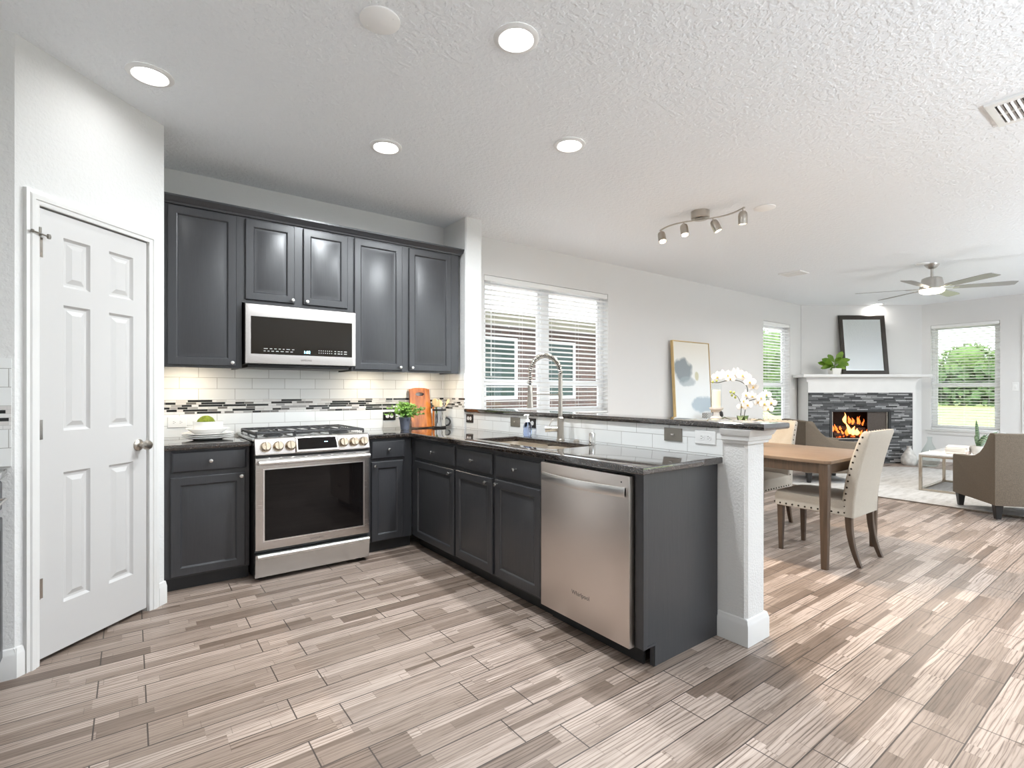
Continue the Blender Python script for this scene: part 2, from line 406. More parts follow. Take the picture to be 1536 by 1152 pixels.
class MB:
    def __init__(s): s.bm = bmesh.new()
    def _bev(s, geom_edges, off, seg=2):
        if off > 0:
            bmesh.ops.bevel(s.bm, geom=geom_edges, offset=off, segments=seg, profile=.6, affect='EDGES', clamp_overlap=True)
    def hexa(s, pts, bev=0, seg=2):
        v = [s.bm.verts.new(p) for p in pts]
        fs = [(0, 3, 2, 1), (4, 5, 6, 7), (0, 1, 5, 4), (1, 2, 6, 5), (2, 3, 7, 6), (3, 0, 4, 7)]
        f = [s.bm.faces.new([v[i] for i in q]) for q in fs]
        bmesh.ops.recalc_face_normals(s.bm, faces=f)
        if bev: s._bev(list({e for q in f for e in q.edges}), bev, seg)
        return s
    def box(s, a0, a1, b0, b1, c0, c1, bev=0, B=XYZ, seg=2):
        return s.hexa([B(a0, b0, c0), B(a1, b0, c0), B(a1, b1, c0), B(a0, b1, c0),
                       B(a0, b0, c1), B(a1, b0, c1), B(a1, b1, c1), B(a0, b1, c1)], bev, seg)
    def loft(s, secs, cap=True, closed=True):
        vs = [[s.bm.verts.new(p) for p in q] for q in secs]
        n = len(vs[0]); fs = []
        for a, b in zip(vs, vs[1:]):
            for i in range(n if closed else n - 1):
                j = (i + 1) % n
                fs.append(s.bm.faces.new((a[i], a[j], b[j], b[i])))
        if cap and closed:
            fs.append(s.bm.faces.new(vs[0][::-1])); fs.append(s.bm.faces.new(vs[-1]))
        bmesh.ops.recalc_face_normals(s.bm, faces=fs)
        return s
    def prism(s, poly, d0, d1, B=XYZ, bev=0, seg=2):
        """poly in (a, b) of B, extruded along c"""
        v0 = [s.bm.verts.new(B(a, b, d0)) for a, b in poly]; v1 = [s.bm.verts.new(B(a, b, d1)) for a, b in poly]
        n = len(poly); f = [s.bm.faces.new(v0[::-1]), s.bm.faces.new(v1)]
        f += [s.bm.faces.new((v0[i], v0[(i + 1) % n], v1[(i + 1) % n], v1[i])) for i in range(n)]
        bmesh.ops.recalc_face_normals(s.bm, faces=f)
        if bev: s._bev(list(set(f[0].edges) | set(f[1].edges)), bev, seg)
        return s
    def lathe(s, prof, c=(0, 0, 0), seg=24, axis=(0, 0, 1), cap=True):
        ax = Vector(axis).normalized(); c = Vector(c)
        t = Vector((1, 0, 0)) if abs(ax.x) < .9 else Vector((0, 1, 0))
        e1 = ax.cross(t).normalized(); e2 = ax.cross(e1)
        secs = [[c + ax * z + (e1 * math.cos(2 * PI * k / seg) + e2 * math.sin(2 * PI * k / seg)) * max(r, 1e-4) for k in range(seg)] for r, z in prof]
        return s.loft(secs, cap)
    def tube(s, pts, r, seg=8, cap=True):
        pts = [Vector(p) for p in pts]; n = len(pts)
        rs = r if isinstance(r, (list, tuple)) else [r] * n
        secs = []; up = None
        for i, p in enumerate(pts):
            d = (pts[min(i + 1, n - 1)] - pts[max(i - 1, 0)]).normalized()
            if up is None: up = d.orthogonal().normalized()
            up = (up - d * up.dot(d)).normalized(); q = d.cross(up)
            secs.append([p + (up * math.cos(2 * PI * k / seg) + q * math.sin(2 * PI * k / seg)) * rs[i] for k in range(seg)])
        return s.loft(secs, cap)
    def rings(s, B, u0, u1, v0, v1, prof, back=None):
        """nested rectangles: prof = [(inset, height)...], closed by the last"""
        loops = []
        for i, h in prof:
            loops.append([s.bm.verts.new(B(a, b, h)) for a, b in ((u0 + i, v0 + i), (u1 - i, v0 + i), (u1 - i, v1 - i), (u0 + i, v1 - i))])
        f = []
        for a, b in zip(loops, loops[1:]):
            f += [s.bm.faces.new((a[k], a[(k + 1) % 4], b[(k + 1) % 4], b[k])) for k in range(4)]
        f.append(s.bm.faces.new(loops[-1]))
        if back is not False: f.append(s.bm.faces.new(loops[0][::-1]))
        if back is not False: bmesh.ops.recalc_face_normals(s.bm, faces=f)
        return s
    def grid(s, us, vs, filled, w0, w1, B, bev=0):
        """slab of cells between the us and vs lines, from w0 to w1; filled(i, j) keeps a cell"""
        V = {}
        def vt(i, j, k):
            if (i, j, k) not in V: V[i, j, k] = s.bm.verts.new(B(us[i], vs[j], (w0, w1)[k]))
            return V[i, j, k]
        nu, nv = len(us) - 1, len(vs) - 1; f = []; rim = []
        ok = lambda i, j: 0 <= i < nu and 0 <= j < nv and filled(i, j)
        for i in range(nu):
            for j in range(nv):
                if not ok(i, j): continue
                for k in (0, 1):
                    f.append(s.bm.faces.new([vt(*q, k) for q in ((i, j), (i + 1, j), (i + 1, j + 1), (i, j + 1))]))
                for a, b, di, dj in (((i, j), (i + 1, j), 0, -1), ((i + 1, j), (i + 1, j + 1), 1, 0), ((i + 1, j + 1), (i, j + 1), 0, 1), ((i, j + 1), (i, j), -1, 0)):
                    if not ok(i + di, j + dj):
                        q = s.bm.faces.new((vt(*a, 0), vt(*b, 0), vt(*b, 1), vt(*a, 1))); f.append(q); rim.append(q)
        bmesh.ops.recalc_face_normals(s.bm, faces=f)
        if bev:
            rs = set(rim)
            es = [e for q in rim for e in q.edges if any(x not in rs for x in e.link_faces)]
            s._bev(list(set(es)), bev, 3)
        return s
    def blade(s, pts, widths, side, thick=.0012, cup=0.0):
        """a leaf or petal: spine pts, half-widths, side direction; a thin solid with a crease"""
        side = Vector(side).normalized(); secs = []
        n = len(pts)
        for i, (p, wd) in enumerate(zip(pts, widths)):
            p = Vector(p); d = (Vector(pts[min(i + 1, n - 1)]) - Vector(pts[max(i - 1, 0)])).normalized()
            nn = d.cross(side)
            if nn.length < 1e-6: nn = Vector((0, 0, 1))
            nn.normalize(); wd = max(wd, 5e-4)
            secs.append([p - side * wd + nn * (cup * wd), p + nn * thick, p + side * wd + nn * (cup * wd), p - nn * thick])
        return s.loft(secs)
    def ico(s, c, r, sub=2, scale=(1, 1, 1), rough=0.0, rnd=None):
        g = bmesh.ops.create_icosphere(s.bm, subdivisions=sub, radius=r)['verts']
        for v in g:
            k = 1 + (rnd.uniform(-rough, rough) if rough else 0)
            v.co = Vector((v.co.x * scale[0] * k, v.co.y * scale[1] * k, v.co.z * scale[2] * k)) + Vector(c)
        return s
    def build(s, name, mat, parent=None, frame=None, at=None, local=False, smooth=35, rz=0, label=None):
        me = bpy.data.meshes.new(name); s.bm.to_mesh(me); s.bm.free()
        if frame is not None: me.transform(frame)
        me.materials.append(M[mat] if isinstance(mat, str) else mat)
        if smooth:
            me.shade_smooth(); me.set_sharp_from_angle(angle=math.radians(smooth))
        o = bpy.data.objects.new(name, me); C.objects.link(o)
        if parent is not None:
            if not local:
                m = parent.matrix_basis.copy(); q = parent.parent
                while q is not None: m = q.matrix_basis @ m; q = q.parent
                me.transform(m.inverted())
            o.parent = parent
        elif at is not None:
            if not local: me.transform(Matrix.Translation(-Vector(at)))
            o.location = at; o.rotation_euler = (0, 0, rz)
        if label: o['label'] = label
        return o

def tag(o, label, cat, group=None):
    o['label'] = label; o['category'] = cat
    if group: o['group'] = group
    return o
def thing(name, label, cat, loc=(0, 0, 0), rz=0, group=None):
    o = bpy.data.objects.new(name, None); C.objects.link(o)
    o.location = loc; o.rotation_euler = (0, 0, rz); o.empty_display_size = .05
    o.matrix_basis = Matrix.Translation(loc) @ Matrix.Rotation(rz, 4, 'Z')
    return tag(o, label, cat, group)
def struct(o): o['kind'] = 'structure'; return o
def copy_tree(o, loc=None, rz=None, label=None, parent=None):
    kids = [k for k in bpy.data.objects if k.parent == o]
    c = o.copy(); C.objects.link(c)
    if parent is not None: c.parent = parent
    if loc is not None: c.location = loc
    if rz is not None: c.rotation_euler = (0, 0, rz)
    if label: c['label'] = label
    for k in kids: copy_tree(k, parent=c)
    return c
def lettering(name, s, size, B, u, v, wd, mat, parent, depth=.0006):
    """writing laid on the plane of basis B with its lower middle at u, v"""
    cu = bpy.data.curves.new(name, 'FONT'); cu.body = s; cu.size = size; cu.align_x = 'CENTER'; cu.extrude = depth / 2
    t = bpy.data.objects.new(name, cu); C.objects.link(t)
    bpy.context.view_layer.update()
    me = bpy.data.meshes.new_from_object(t.evaluated_get(bpy.context.evaluated_depsgraph_get()))
    bpy.data.objects.remove(t)
    m = Matrix.Identity(4)
    for i, a in enumerate((B.u, B.v, B.w)):
        for k in range(3): m[k][i] = a[k]
    me.transform(Matrix.Translation(B(u, v, wd)) @ m)
    me.materials.clear(); me.materials.append(M[mat])
    pm = parent.matrix_basis.copy(); q = parent.parent
    while q is not None: pm = q.matrix_basis @ pm; q = q.parent
    me.transform(pm.inverted())
    o = bpy.data.objects.new(name, me); C.objects.link(o); o.parent = parent
    return o
def rr(cx, cy, w, h, r, z, n=4):
    """rounded rectangle at height z, as 3-D points"""
    out = []
    for qx, qy, a0 in ((1, 1, 0), (-1, 1, 90), (-1, -1, 180), (1, -1, 270)):
        for k in range(n + 1):
            a = math.radians(a0 + 90 * k / n)
            out.append(Vector((cx + qx * (w / 2 - r) + r * math.cos(a), cy + qy * (h / 2 - r) + r * math.sin(a), z)))
    return out
def FP(u, v, z=0.0): return (SY * v + CY * u, CY * v - SY * u, z)

# ------------------------------------------------------------------ the room
YW, H = 4.33, 2.80            # range and window wall, ceiling height
XR = 11.44                    # far wall with the big window
X0, X1, Y0 = -1.05, XR, -3.6
P1 = FP(5.157, 9.28); P2 = (XR, 3.02)

mb = MB(); mb.box(X0 - .2, XR + .2, Y0 - .2, YW + .2, -.1, 0); struct(mb.build('floor', 'floor', smooth=0))
mb = MB(); mb.box(X0 - .2, XR + .2, Y0 - .2, YW + .2, H, H + .15); struct(mb.build('ceiling', 'ceil', smooth=0))

def wall(name, B, u0, u1, holes, mat, th=.15, top=H):
    us = sorted({u0, u1} | {a for h in holes for a in h[:2]}); vs = sorted({0, top} | {a for h in holes for a in h[2:]})
    def filled(i, j):
        uc, vc = (us[i] + us[i + 1]) / 2, (vs[j] + vs[j + 1]) / 2
        return not any(h[0] < uc < h[1] and h[2] < vc < h[3] for h in holes)
    mb = MB(); mb.grid(us, vs, filled, 0, -th, B)
    return struct(mb.build(name, mat, smooth=0))
BW = Basis((0, YW, 0))                                           # u = X, out of the wall = -Y
BR = Basis((XR, 0, 0), (0, -1, 0), (0, 0, 1), (-1, 0, 0))          # u = -Y, out of the wall = -X
WIN1 = (2.85, 4.655, .98, 2.42); WIN2 = (8.36, 9.285, .56, 2.41); WIN3 = (-2.89, -1.972, .56, 2.41)
wall('wall_back', BW, .157, P1[0] + .3, [WIN1, WIN2], 'wallfine')
wall('wall_right', BR, -3.3, -Y0 + .15, [WIN3], 'wallfine')
BF = Basis((0, Y0, 0), (-1, 0, 0), (0, 0, 1), (0, 1, 0))
FILL_WIN = (-9.0, -5.2, .12, 2.45);  # unseen opening added to bring daylight onto the ceiling
wall('wall_front', BF, -XR - .15, -X0 + .15, [FILL_WIN], 'wall')
wall('wall_left', Basis((X0, 0, 0), (0, 1, 0), (0, 0, 1), (1, 0, 0)), Y0 - .15, 3.24, [], 'wall')
# angled wall behind the fireplace
mb = MB(); mb.prism([(P1[0], P1[1]), (P2[0], P2[1]), (P2[0] + .4, P2[1] + .4), (P1[0] + .4, P1[1] + .4)], 0, H)
struct(mb.build('wall_corner', 'wallfine', smooth=0))
# pantry: short return wall, angled wall with the door opening, side wall by the cabinets
DX, DY, DL = .157, 3.65, .56 * math.sqrt(2)
DB = Basis((DX - .56, DY - .56, 0), (math.sqrt(.5), math.sqrt(.5), 0), (0, 0, 1), (math.sqrt(.5), -math.sqrt(.5), 0))  # along the angled wall
mb = MB(); mb.box(X0, DX - .56, 3.09, 3.24, 0, H); struct(mb.build('wall_pantry', 'wall', smooth=0))
du0, du1, dz1 = .093, .683, 2.09
mb = MB(); mb.grid([0, du0, du1, DL], [0, dz1, H], lambda i, j: not (i == 1 and j == 0), 0, -.11, DB)
struct(mb.build('wall_pantry_angle', 'wall', smooth=0))
mb = MB(); mb.box(DX - .11, DX, DY, YW, 0, H); struct(mb.build('wall_pantry_side', 'wall', smooth=0))
# stub wall and half wall of the peninsula
HX0, HX1, HY0, SY0 = 2.40, 2.575, 1.325, 3.93
def chamfered(x0, x1, y0, y1, c):
    return [(x0 + c, y0), (x1 - c, y0), (x1, y0 + c), (x1, y1), (x0, y1), (x0, y0 + c)]
mb = MB(); mb.prism(chamfered(HX0 - .01, HX1 - .01, SY0, YW, .012), 0, H); struct(mb.build('wall_stub', 'wall', smooth=0))
mb = MB(); mb.prism(chamfered(HX0, HX1, HY0, SY0, .014), 0, 1.055); struct(mb.build('wall_half', 'post', smooth=0))

# backsplash tile
t = .008
def tiles(name, B, u0, u1, z0, z1, mat):
    mb = MB(); mb.box(u0, u1, z0, z1, 0, t, B=B); return struct(mb.build(name, mat, smooth=0))
tiles('wall_back_tile', BW, DX, HX0 - .01, .875, 1.079, 'tileL')
tiles('wall_back_tile_mosaic', BW, DX, HX0 - .01, 1.079, 1.18, 'mosX')
tiles('wall_back_tile_upper', BW, DX, HX0 - .01, 1.18, 1.45, 'tileH')
BS = Basis((HX0 - .01, 0, 0), (0, -1, 0), (0, 0, 1), (-1, 0, 0))
BH = Basis((HX0, 0, 0), (0, -1, 0), (0, 0, 1), (-1, 0, 0))
tiles('wall_stub_tile', BS, -YW + t, -SY0 - .012, .875, 1.079, 'tileYL')
tiles('wall_stub_tile_mosaic', BS, -YW + t, -SY0 - .012, 1.079, 1.18, 'mosY')
tiles('wall_stub_tile_upper', BS, -YW + t, -SY0 - .012, 1.18, 1.4, 'tileYH')
tiles('wall_half_tile', BH, -SY0 + .012, -1.447, .875, 1.055, 'tileYL')
# side backsplash over the cabinets on the pantry return
BP = Basis((0, 3.09, 0))
tiles('wall_pantry_tile', BP, X0, -.412, .918, 1.079, 'tileL')
tiles('wall_pantry_tile_mosaic', BP, X0, -.412, 1.079, 1.18, 'mosX')
tiles('wall_pantry_tile_upper', BP, X0, -.412, 1.18, 1.385, 'tileH')

# baseboards
def base(name, B, u0, u1, h=.13, th=.015):
    mb = MB(); secs = []
    for u in (u0, u1):
        secs.append([B(u, 0, 0), B(u, 0, th), B(u, h - .03, th), B(u, h - .022, th * .8), B(u, h - .004, th * .45), B(u, h, 0)])
    mb.loft(secs); return struct(mb.build(name, 'trim', smooth=30))
base('baseboard_back', BW, HX1, P1[0]); base('baseboard_right', BR, -P2[1], -1.72); base('baseboard_right_far', BR, -.70, 3.4)
base('baseboard_pantry', BP, -.455, -.394)
base('baseboard_pantry_angle', DB, -.006, .030); base('baseboard_pantry_corner', DB, du1 + .062, DL + .006)
mb = MB(); mb.loft([[Vector((HX0 - o_, HY0 - o_, z)), Vector((HX1 + o_, HY0 - o_, z)), Vector((HX1 + o_, 1.474, z)), Vector((HX0 - o_, 1.474, z))] for o_, z in ((.015, .001), (.015, .10), (.012, .108), (.007, .126), (.001, .13))])
struct(mb.build('baseboard_post', 'trim', smooth=25))
base('baseboard_post_dining', Basis((HX1, 0, 0), (0, 1, 0), (0, 0, 1), (1, 0, 0)), 1.4745, YW)

# post cap moulding under the bar top
mb = MB()
def ringpts(x0, x1, y0, y1, z): return [Vector((x0, y0, z)), Vector((x1, y0, z)), Vector((x1, y1, z)), Vector((x0, y1, z))]
secs = []
for o_, z in ((0, .985), (.012, .985), (.014, .998), (.022, 1.002), (.024, 1.022), (.030, 1.026), (.040, 1.048), (.042, 1.056)):
    secs.append(ringpts(HX0 - o_ + .001, HX1 + o_, HY0 - o_, 1.447, z))
mb.loft(secs); struct(mb.build('trim_post_cap', 'trim', smooth=25))

# pantry door: casing, leaf, hinges, knob
CW = .062
mb = MB()
def casing(path, prof):
    """mitred profile along an inverted U: path = inner rectangle (u0, u1, z1), prof = [(outward, height)]"""
    u0, u1, z1 = path; secs = []
    for (a, b, s_) in ((u0, 0, -1), (u0, z1, -1), (u1, z1, 1), (u1, 0, 1)):
        secs.append([DB(a + s_ * o_, (b + o_) if b else 0.0, h) for o_, h in prof])
    mb.loft(secs)
casing((du0 - .006 + .008, du1 + .006 - .008, dz1 - .006), [(0, 0), (0, .010), (.006, .013), (.018, .014), (.022, .019), (.040, .022), (.046, .017), (.060, .017), (CW, 0)])
door = struct(mb.build('door_1', 'trim', smooth=25))
mb = MB()
jw = .004
for a, b in ((du0, du0 + jw), (du1 - jw, du1)): mb.box(a, b, 0, dz1, -.11, 0, B=DB)
mb.box(du0, du1, dz1 - jw, dz1, -.11, 0, B=DB)
mb.box(du0, du1, 0, dz1 - .01, -.10, -.085, B=DB)
mb.build('door_jamb', 'trim', door, smooth=0)
# six panel leaf
L0, L1, LZ0, LZ1 = du0 + jw + .004, du1 - jw - .004, .022, dz1 - .012
us = [L0, .213, .346, .447, .590, L1]
vs = [LZ0, .24, .858, 1.055, 1.652, 1.738, 1.972, LZ1]
mb = MB()
def cell(u0, u1, v0, v1, panel):
    if not panel:
        f = mb.bm.faces.new([mb.bm.verts.new(DB(a, b, -.004)) for a, b in ((u0, v0), (u1, v0), (u1, v1), (u0, v1))])
    else:
        mb.rings(DB, u0, u1, v0, v1, [(0, -.004), (.006, -.012), (.012, -.0165), (.022, -.0165), (.044, -.007)], back=False)
for i in range(5):
    for j in range(7):
        cell(us[i], us[i + 1], vs[j], vs[j + 1], i in (1, 3) and j in (1, 3, 5))
mb.box(L0, L1, LZ0, LZ1, -.038, -.020, B=DB)
for a, b, c_, d_ in ((L0, L0 + .001, LZ0, LZ1), (L1 - .001, L1, LZ0, LZ1), (L0, L1, LZ0, LZ0 + .001), (L0, L1, LZ1 - .001, LZ1)):
    mb.box(a, b, c_, d_, -.034, -.0041, B=DB)
bmesh.ops.remove_doubles(mb.bm, verts=mb.bm.verts, dist=1e-5)
leaf = mb.build('door_leaf', 'doorw', door, smooth=20)
for z in (.343, 1.067, 1.90):
    mb = MB(); mb.lathe([(.0055, -.045), (.0055, .045)], DB(L0 - .006, z, .004), 10)
    for k in range(5): mb.lathe([(.0062, -.045 + k * .018), (.0062, -.031 + k * .018)], DB(L0 - .006, z, .004), 10)
    mb.box(L0 - .012, L0 + .018, z - .045, z + .045, -.004, -.0025, B=DB)
    mb.build('hinge', 'chrome' if z > 1.5 else 'knobm', door)
mb = MB(); zt = 1.955
mb.tube([DB(L0 - .045, zt, .028), DB(L0 + .02, zt - .004, .02)], .004); mb.lathe([(.007, -.01), (.009, 0), (.007, .01)], DB(L0 + .026, zt - .004, .02), 10)
mb.lathe([(.006, -.006), (.008, .0), (.006, .006)], DB(L0 - .05, zt, .028), 10); mb.lathe([(.0055, -.01), (.0055, .03)], DB(L0 - .006, zt, .012), 8)
mb.build('hinge_stop', 'bronze', door)
mb = MB(); kc = DB(L1 - .052, .945, -.004)
mb.lathe([(.032, 0), (.032, .004), (.026, .010), (.012, .014), (.011, .032), (.020, .040), (.027, .052), (.027, .062), (.020, .072), (.0, .074)], kc, 24, DB.w)
mb.build('door_knob', 'nickel', door)
mb = MB(); mb.box(L1 - .001, L1 + .003, .91, .98, -.02, -.004, B=DB); mb.build('latch', 'nickel', door)
# patio door beyond the far window: casing and leaf
mb = MB()
for a, b, c_, d_ in ((-1.71, -1.64, 0, 2.48), (-.78, -.71, 0, 2.48), (-1.64, -.78, 2.41, 2.48)): mb.box(a, b, c_, d_, 0, .02, .003, B=BR)
d2 = struct(mb.build('door_2', 'trim', smooth=0))
mb = MB(); mb.box(-1.64, -.78, .01, 2.41, 0, .012, B=BR); mb.build('door_leaf', 'doorw', d2, smooth=0)

# ------------------------------------------------------------------ windows with blinds
def window(n, B, hole, mull, rail, sill=False):
    u0, u1, z0, z1 = hole
    mb = MB(); fw = .05
    mb.grid([u0, u0 + fw, u1 - fw, u1], [z0, z0 + fw, z1 - fw, z1], lambda i, j: not (i == 1 and j == 1), -.13, -.085, B)
    w_ = struct(mb.build('window_%d' % n, 'ext', smooth=0))
    lites = [u0 + fw] + ([mull[0], mull[1]] if mull else []) + [u1 - fw]
    if mull:
        mb = MB(); mb.box(mull[0], mull[1], z0 + fw, z1 - fw, -.13, -.08, B=B); mb.build('mullion', 'ext', w_, smooth=0)
    for a, b in zip(lites[::2], lites[1::2]):
        for c_, d_, off in ((z0 + fw, rail, -.098), (rail, z1 - fw, -.115)):
            mb = MB(); s_ = .032
            mb.grid([a, a + s_, b - s_, b], [c_, c_ + s_, d_ - s_, d_], lambda i, j: not (i == 1 and j == 1), off - .012, off + .012, B)
            f = mb.build('sash', 'ext', w_, smooth=0)
            mb = MB(); mb.box(a + s_, b - s_, c_ + s_, d_ - s_, off - .002, off + .002, B=B); mb.build('pane', 'pane', f, smooth=0)
    mb = MB(); mb.box(u0 - (.07 if sill else 0), u1 + (.07 if sill else 0), z0 - .022, z0 + .001, -.085, .035 if sill else .012, .004, B=B)
    mb.build('sill', 'trim', w_)
    if sill:
        mb = MB(); mb.box(u0 - .04, u1 + .04, z0 - .085, z0 - .022, 0, .014, .003, B=B); mb.build('apron', 'trim', w_)
    return w_
def blind(B, hole, label, cords, tilt=-.2, n=None, wand=None):
    u0, u1, z0, z1 = hole; u0 += .006; u1 -= .006
    c = B((u0 + u1) / 2, z0, 0)
    o = thing('window_blind', label, 'blind', c, group='white slatted window blinds')
    mb = MB(); mb.box(u0, u1, z1 - .055, z1 - .003, -.06, -.004, .003, B=B); mb.build('headrail', 'slat', o)
    mb = MB(); mb.box(u0, u1, z0 + .006, z0 + .026, -.058, -.008, .003, B=B); mb.build('bottom_rail', 'slat', o)
    step = .0495; z = z0 + .06; k = 0; hw = .025
    mb = MB()
    dz, dn = hw * math.sin(tilt), hw * math.cos(tilt)
    while z < z1 - .075:
        mid = -.033; th = .0013
        mb.hexa([B(u0, z - dz - th, mid + dn), B(u1, z - dz - th, mid + dn), B(u1, z + dz - th, mid - dn), B(u0, z + dz - th, mid - dn),
                 B(u0, z - dz + th, mid + dn), B(u1, z - dz + th, mid + dn), B(u1, z + dz + th, mid - dn), B(u0, z + dz + th, mid - dn)])
        z += step
    mb.build('slats', 'slat', o, smooth=0)
    for f in cords:
        u = u0 + (u1 - u0) * f
        mb = MB()
        for nn in (-.007, -.059): mb.tube([B(u, z0 + .02, nn), B(u, z1 - .05, nn)], .0009, 5)
        mb.build('ladder_cord', 'slat', o)
    if wand:
        mb = MB(); u = u0 + (u1 - u0) * wand; mb.tube([B(u, z1 - .05, .006), B(u, z0 + .45, .008)], .003, 6); mb.lathe([(.007, 0), (.005, .03)], B(u, z0 + .42, .008), 8)
        mb.build('tilt_wand', 'slat', o)
    return o
window(1, BW, WIN1, (3.655, 3.762), 1.335)
window(2, BW, WIN2, None, 1.36)
window(3, BR, WIN3, None, 1.355, True)
window(4, BF, FILL_WIN, (-7.15, -7.05), 1.5)  # glazing of the unseen window added behind the camera for daylight
blind(BW, WIN1, 'wide white slatted blind on the double window behind the kitchen faucet', (.07, .27, .5, .73, .93), wand=.04)
blind(BW, WIN2, 'narrow white slatted blind on the window between the painting and the fireplace', (.2, .8))
blind(BR, WIN3, 'white slatted blind on the sill window beside the fireplace', (.15, .5, .85), wand=.05)

# ------------------------------------------------------------------ kitchen cabinets
DOORP = [(0, 0), (0, .014), (.004, .018), (.048, .018), (.052, .016), (.058, .0085), (.064, .0085), (.086, .0145)]
DRWP = [(0, 0), (0, .010), (.008, .017), (.012, .018)]
def knob(B, u, v, wd, parent, name='knob', mat='knobm', k=1.0):
    mb = MB(); mb.lathe([(.005 * k, 0), (.0045 * k, .012 * k), (.009 * k, .016 * k), (.0125 * k, .021 * k), (.0115 * k, .026 * k), (.0, .028 * k)], B(u, v, wd), 16, B.w)
    return mb.build(name, mat, parent)
def cab_door(B, u0, u1, v0, v1, parent, kn, name='door'):
    mb = MB(); mb.rings(B, u0, u1, v0, v1, DOORP); d = mb.build(name, 'cab', parent, smooth=20)
    if kn: knob(B, kn[0], kn[1], .018, d)
    return d
def drawer(B, u0, u1, v0, v1, parent):
    mb = MB(); mb.rings(B, u0, u1, v0, v1, DRWP); d = mb.build('drawer', 'cab', parent, smooth=20)
    knob(B, (u0 + u1) / 2, (v0 + v1) / 2, .018, d); return d

BU = Basis((0, 4.0, 0))                 # face frames of the wall cabinets
YT = YW - t - .002                      # just in front of the tile
def upper(label, x0, x1, z0, z1, doors):
    o = thing('wall_cabinet', label, 'cabinet', ((x0 + x1) / 2, 4.2, z0))
    mb = MB(); mb.box(x0, x1, 4.0, YW - .001, z0 if z0 > 1.46 else 1.452, z1); mb.build('body', 'cab', o, smooth=0)
    if z0 < 1.46:
        mb = MB(); mb.box(x0, x1, 4.0, 4.02, z0, 1.452); mb.box(x0, x0 + .02, 4.02, YT, z0, 1.452); mb.box(x1 - .02, x1, 4.02, YT, z0, 1.452); mb.build('bottom_rail', 'cab', o, smooth=0)
        mb = MB(); mb.box(x0 + .02, x1 - .02, 4.02, YT, 1.445, 1.451); mb.build('underside', 'cabin', o, smooth=0)
    for d in doors: cab_door(BU, *d[:4], o, d[4])
    return o
upper('grey wall cabinet with one tall door between the pantry wall and the microwave', DX + .004, .618, 1.400, 2.47, [(.19, .584, 1.415, 2.450, (.556, 1.437))])
upper('short grey wall cabinet with two doors directly above the microwave', .618, 1.388, 1.862, 2.47, [(.639, .963, 1.884, 2.446, (.945, 1.905)), (1.024, 1.353, 1.884, 2.446, (1.046, 1.905))])
upper('grey wall cabinet with two tall doors above the cutting board corner', 1.388, 2.358, 1.400, 2.47, [(1.406, 1.808, 1.414, 2.446, (1.785, 1.440)), (1.870, 2.275, 1.414, 2.446, (1.892, 1.440))])
# crown moulding along the top of the wall cabinets
mb = MB(); secs = []
CP = [(0, 2.458), (.012, 2.458), (.016, 2.470), (.030, 2.480), (.040, 2.496), (.046, 2.500), (.046, 2.512), (0, 2.512)]
secs.append([Vector((DX + .002, 4.0 - a - .001, z)) for a, z in CP])
secs.append([Vector((2.36 + a, 4.0 - a - .001, z)) for a, z in CP])
secs.append([Vector((2.36 + a * .6, YW - .002, z)) for a, z in CP])
mb.loft(secs)
tag(mb.build('crown_moulding', 'cab', at=(1.2, 4.1, 2.458), smooth=25), 'dark grey crown moulding running along the top of the wall cabinets', 'moulding')
# puck lights under the wall cabinets
for i, (x, l) in enumerate(((.32, 'small round puck light under the single-door wall cabinet beside the pantry'), (1.60, 'small round puck light under the two-door cabinet, the one closer to the microwave'), (2.10, 'small round puck light under the two-door cabinet, the one closer to the stub wall'))):
    o = thing('puck_light', l, 'light', (x, 4.11, 1.445), group='puck lights under the wall cabinets')
    mb = MB(); mb.lathe([(.036, 0), (.038, -.004), (.036, -.014), (.030, -.015), (.030, -.012)], (x, 4.11, 1.445), 24, cap=False); mb.build('housing', 'ext', o)
    mb = MB(); mb.lathe([(.030, -.012), (.0, -.012)], (x, 4.11, 1.445), 24, cap=False); mb.build('lens', 'warmlens', o)
    L = bpy.data.objects.new('puck_lamp', bpy.data.lights.new('puck_lamp', 'AREA')); C.objects.link(L)
    L.data.shape = 'DISK'; L.data.size = .05; L.data.energy = .8; L.data.color = (1, .84, .62)
    L.parent = o; L.location = (0, 0, -.02)

BL = Basis((0, 3.80, 0))                # base cabinets on the range wall
BPn = Basis((1.81, 0, 0), (0, -1, 0), (0, 0, 1), (-1, 0, 0))   # peninsula fronts, u = -Y
ZC = .878                               # underside of the counters
def base_wall(label, x0, x1, dr, dv, kn):
    o = thing('base_cabinet', label, 'cabinet', ((x0 + x1) / 2, 4.05, 0))
    mb = MB(); mb.box(x0, x1, 3.80, YT, .085, ZC); mb.build('body', 'cab', o, smooth=0)
    mb = MB(); mb.box(x0, x1, 3.835, YT, 0.001, .084); mb.build('toe_board', 'toe', o, smooth=0)
    drawer(BL, *dr, o); cab_door(BL, *dv, o, kn); return o
base_wall('grey base cabinet with one drawer and one door between the pantry wall and the range', DX + .006, .632, (.202, .613, .738, .865), (.196, .606, .096, .708), (.580, .688))
base_wall('narrow grey base cabinet with one drawer and door tucked beside the range in the corner', 1.412, 1.806, (1.467, 1.737, .722, .860), (1.467, 1.724, .092, .700), (1.490, .672))
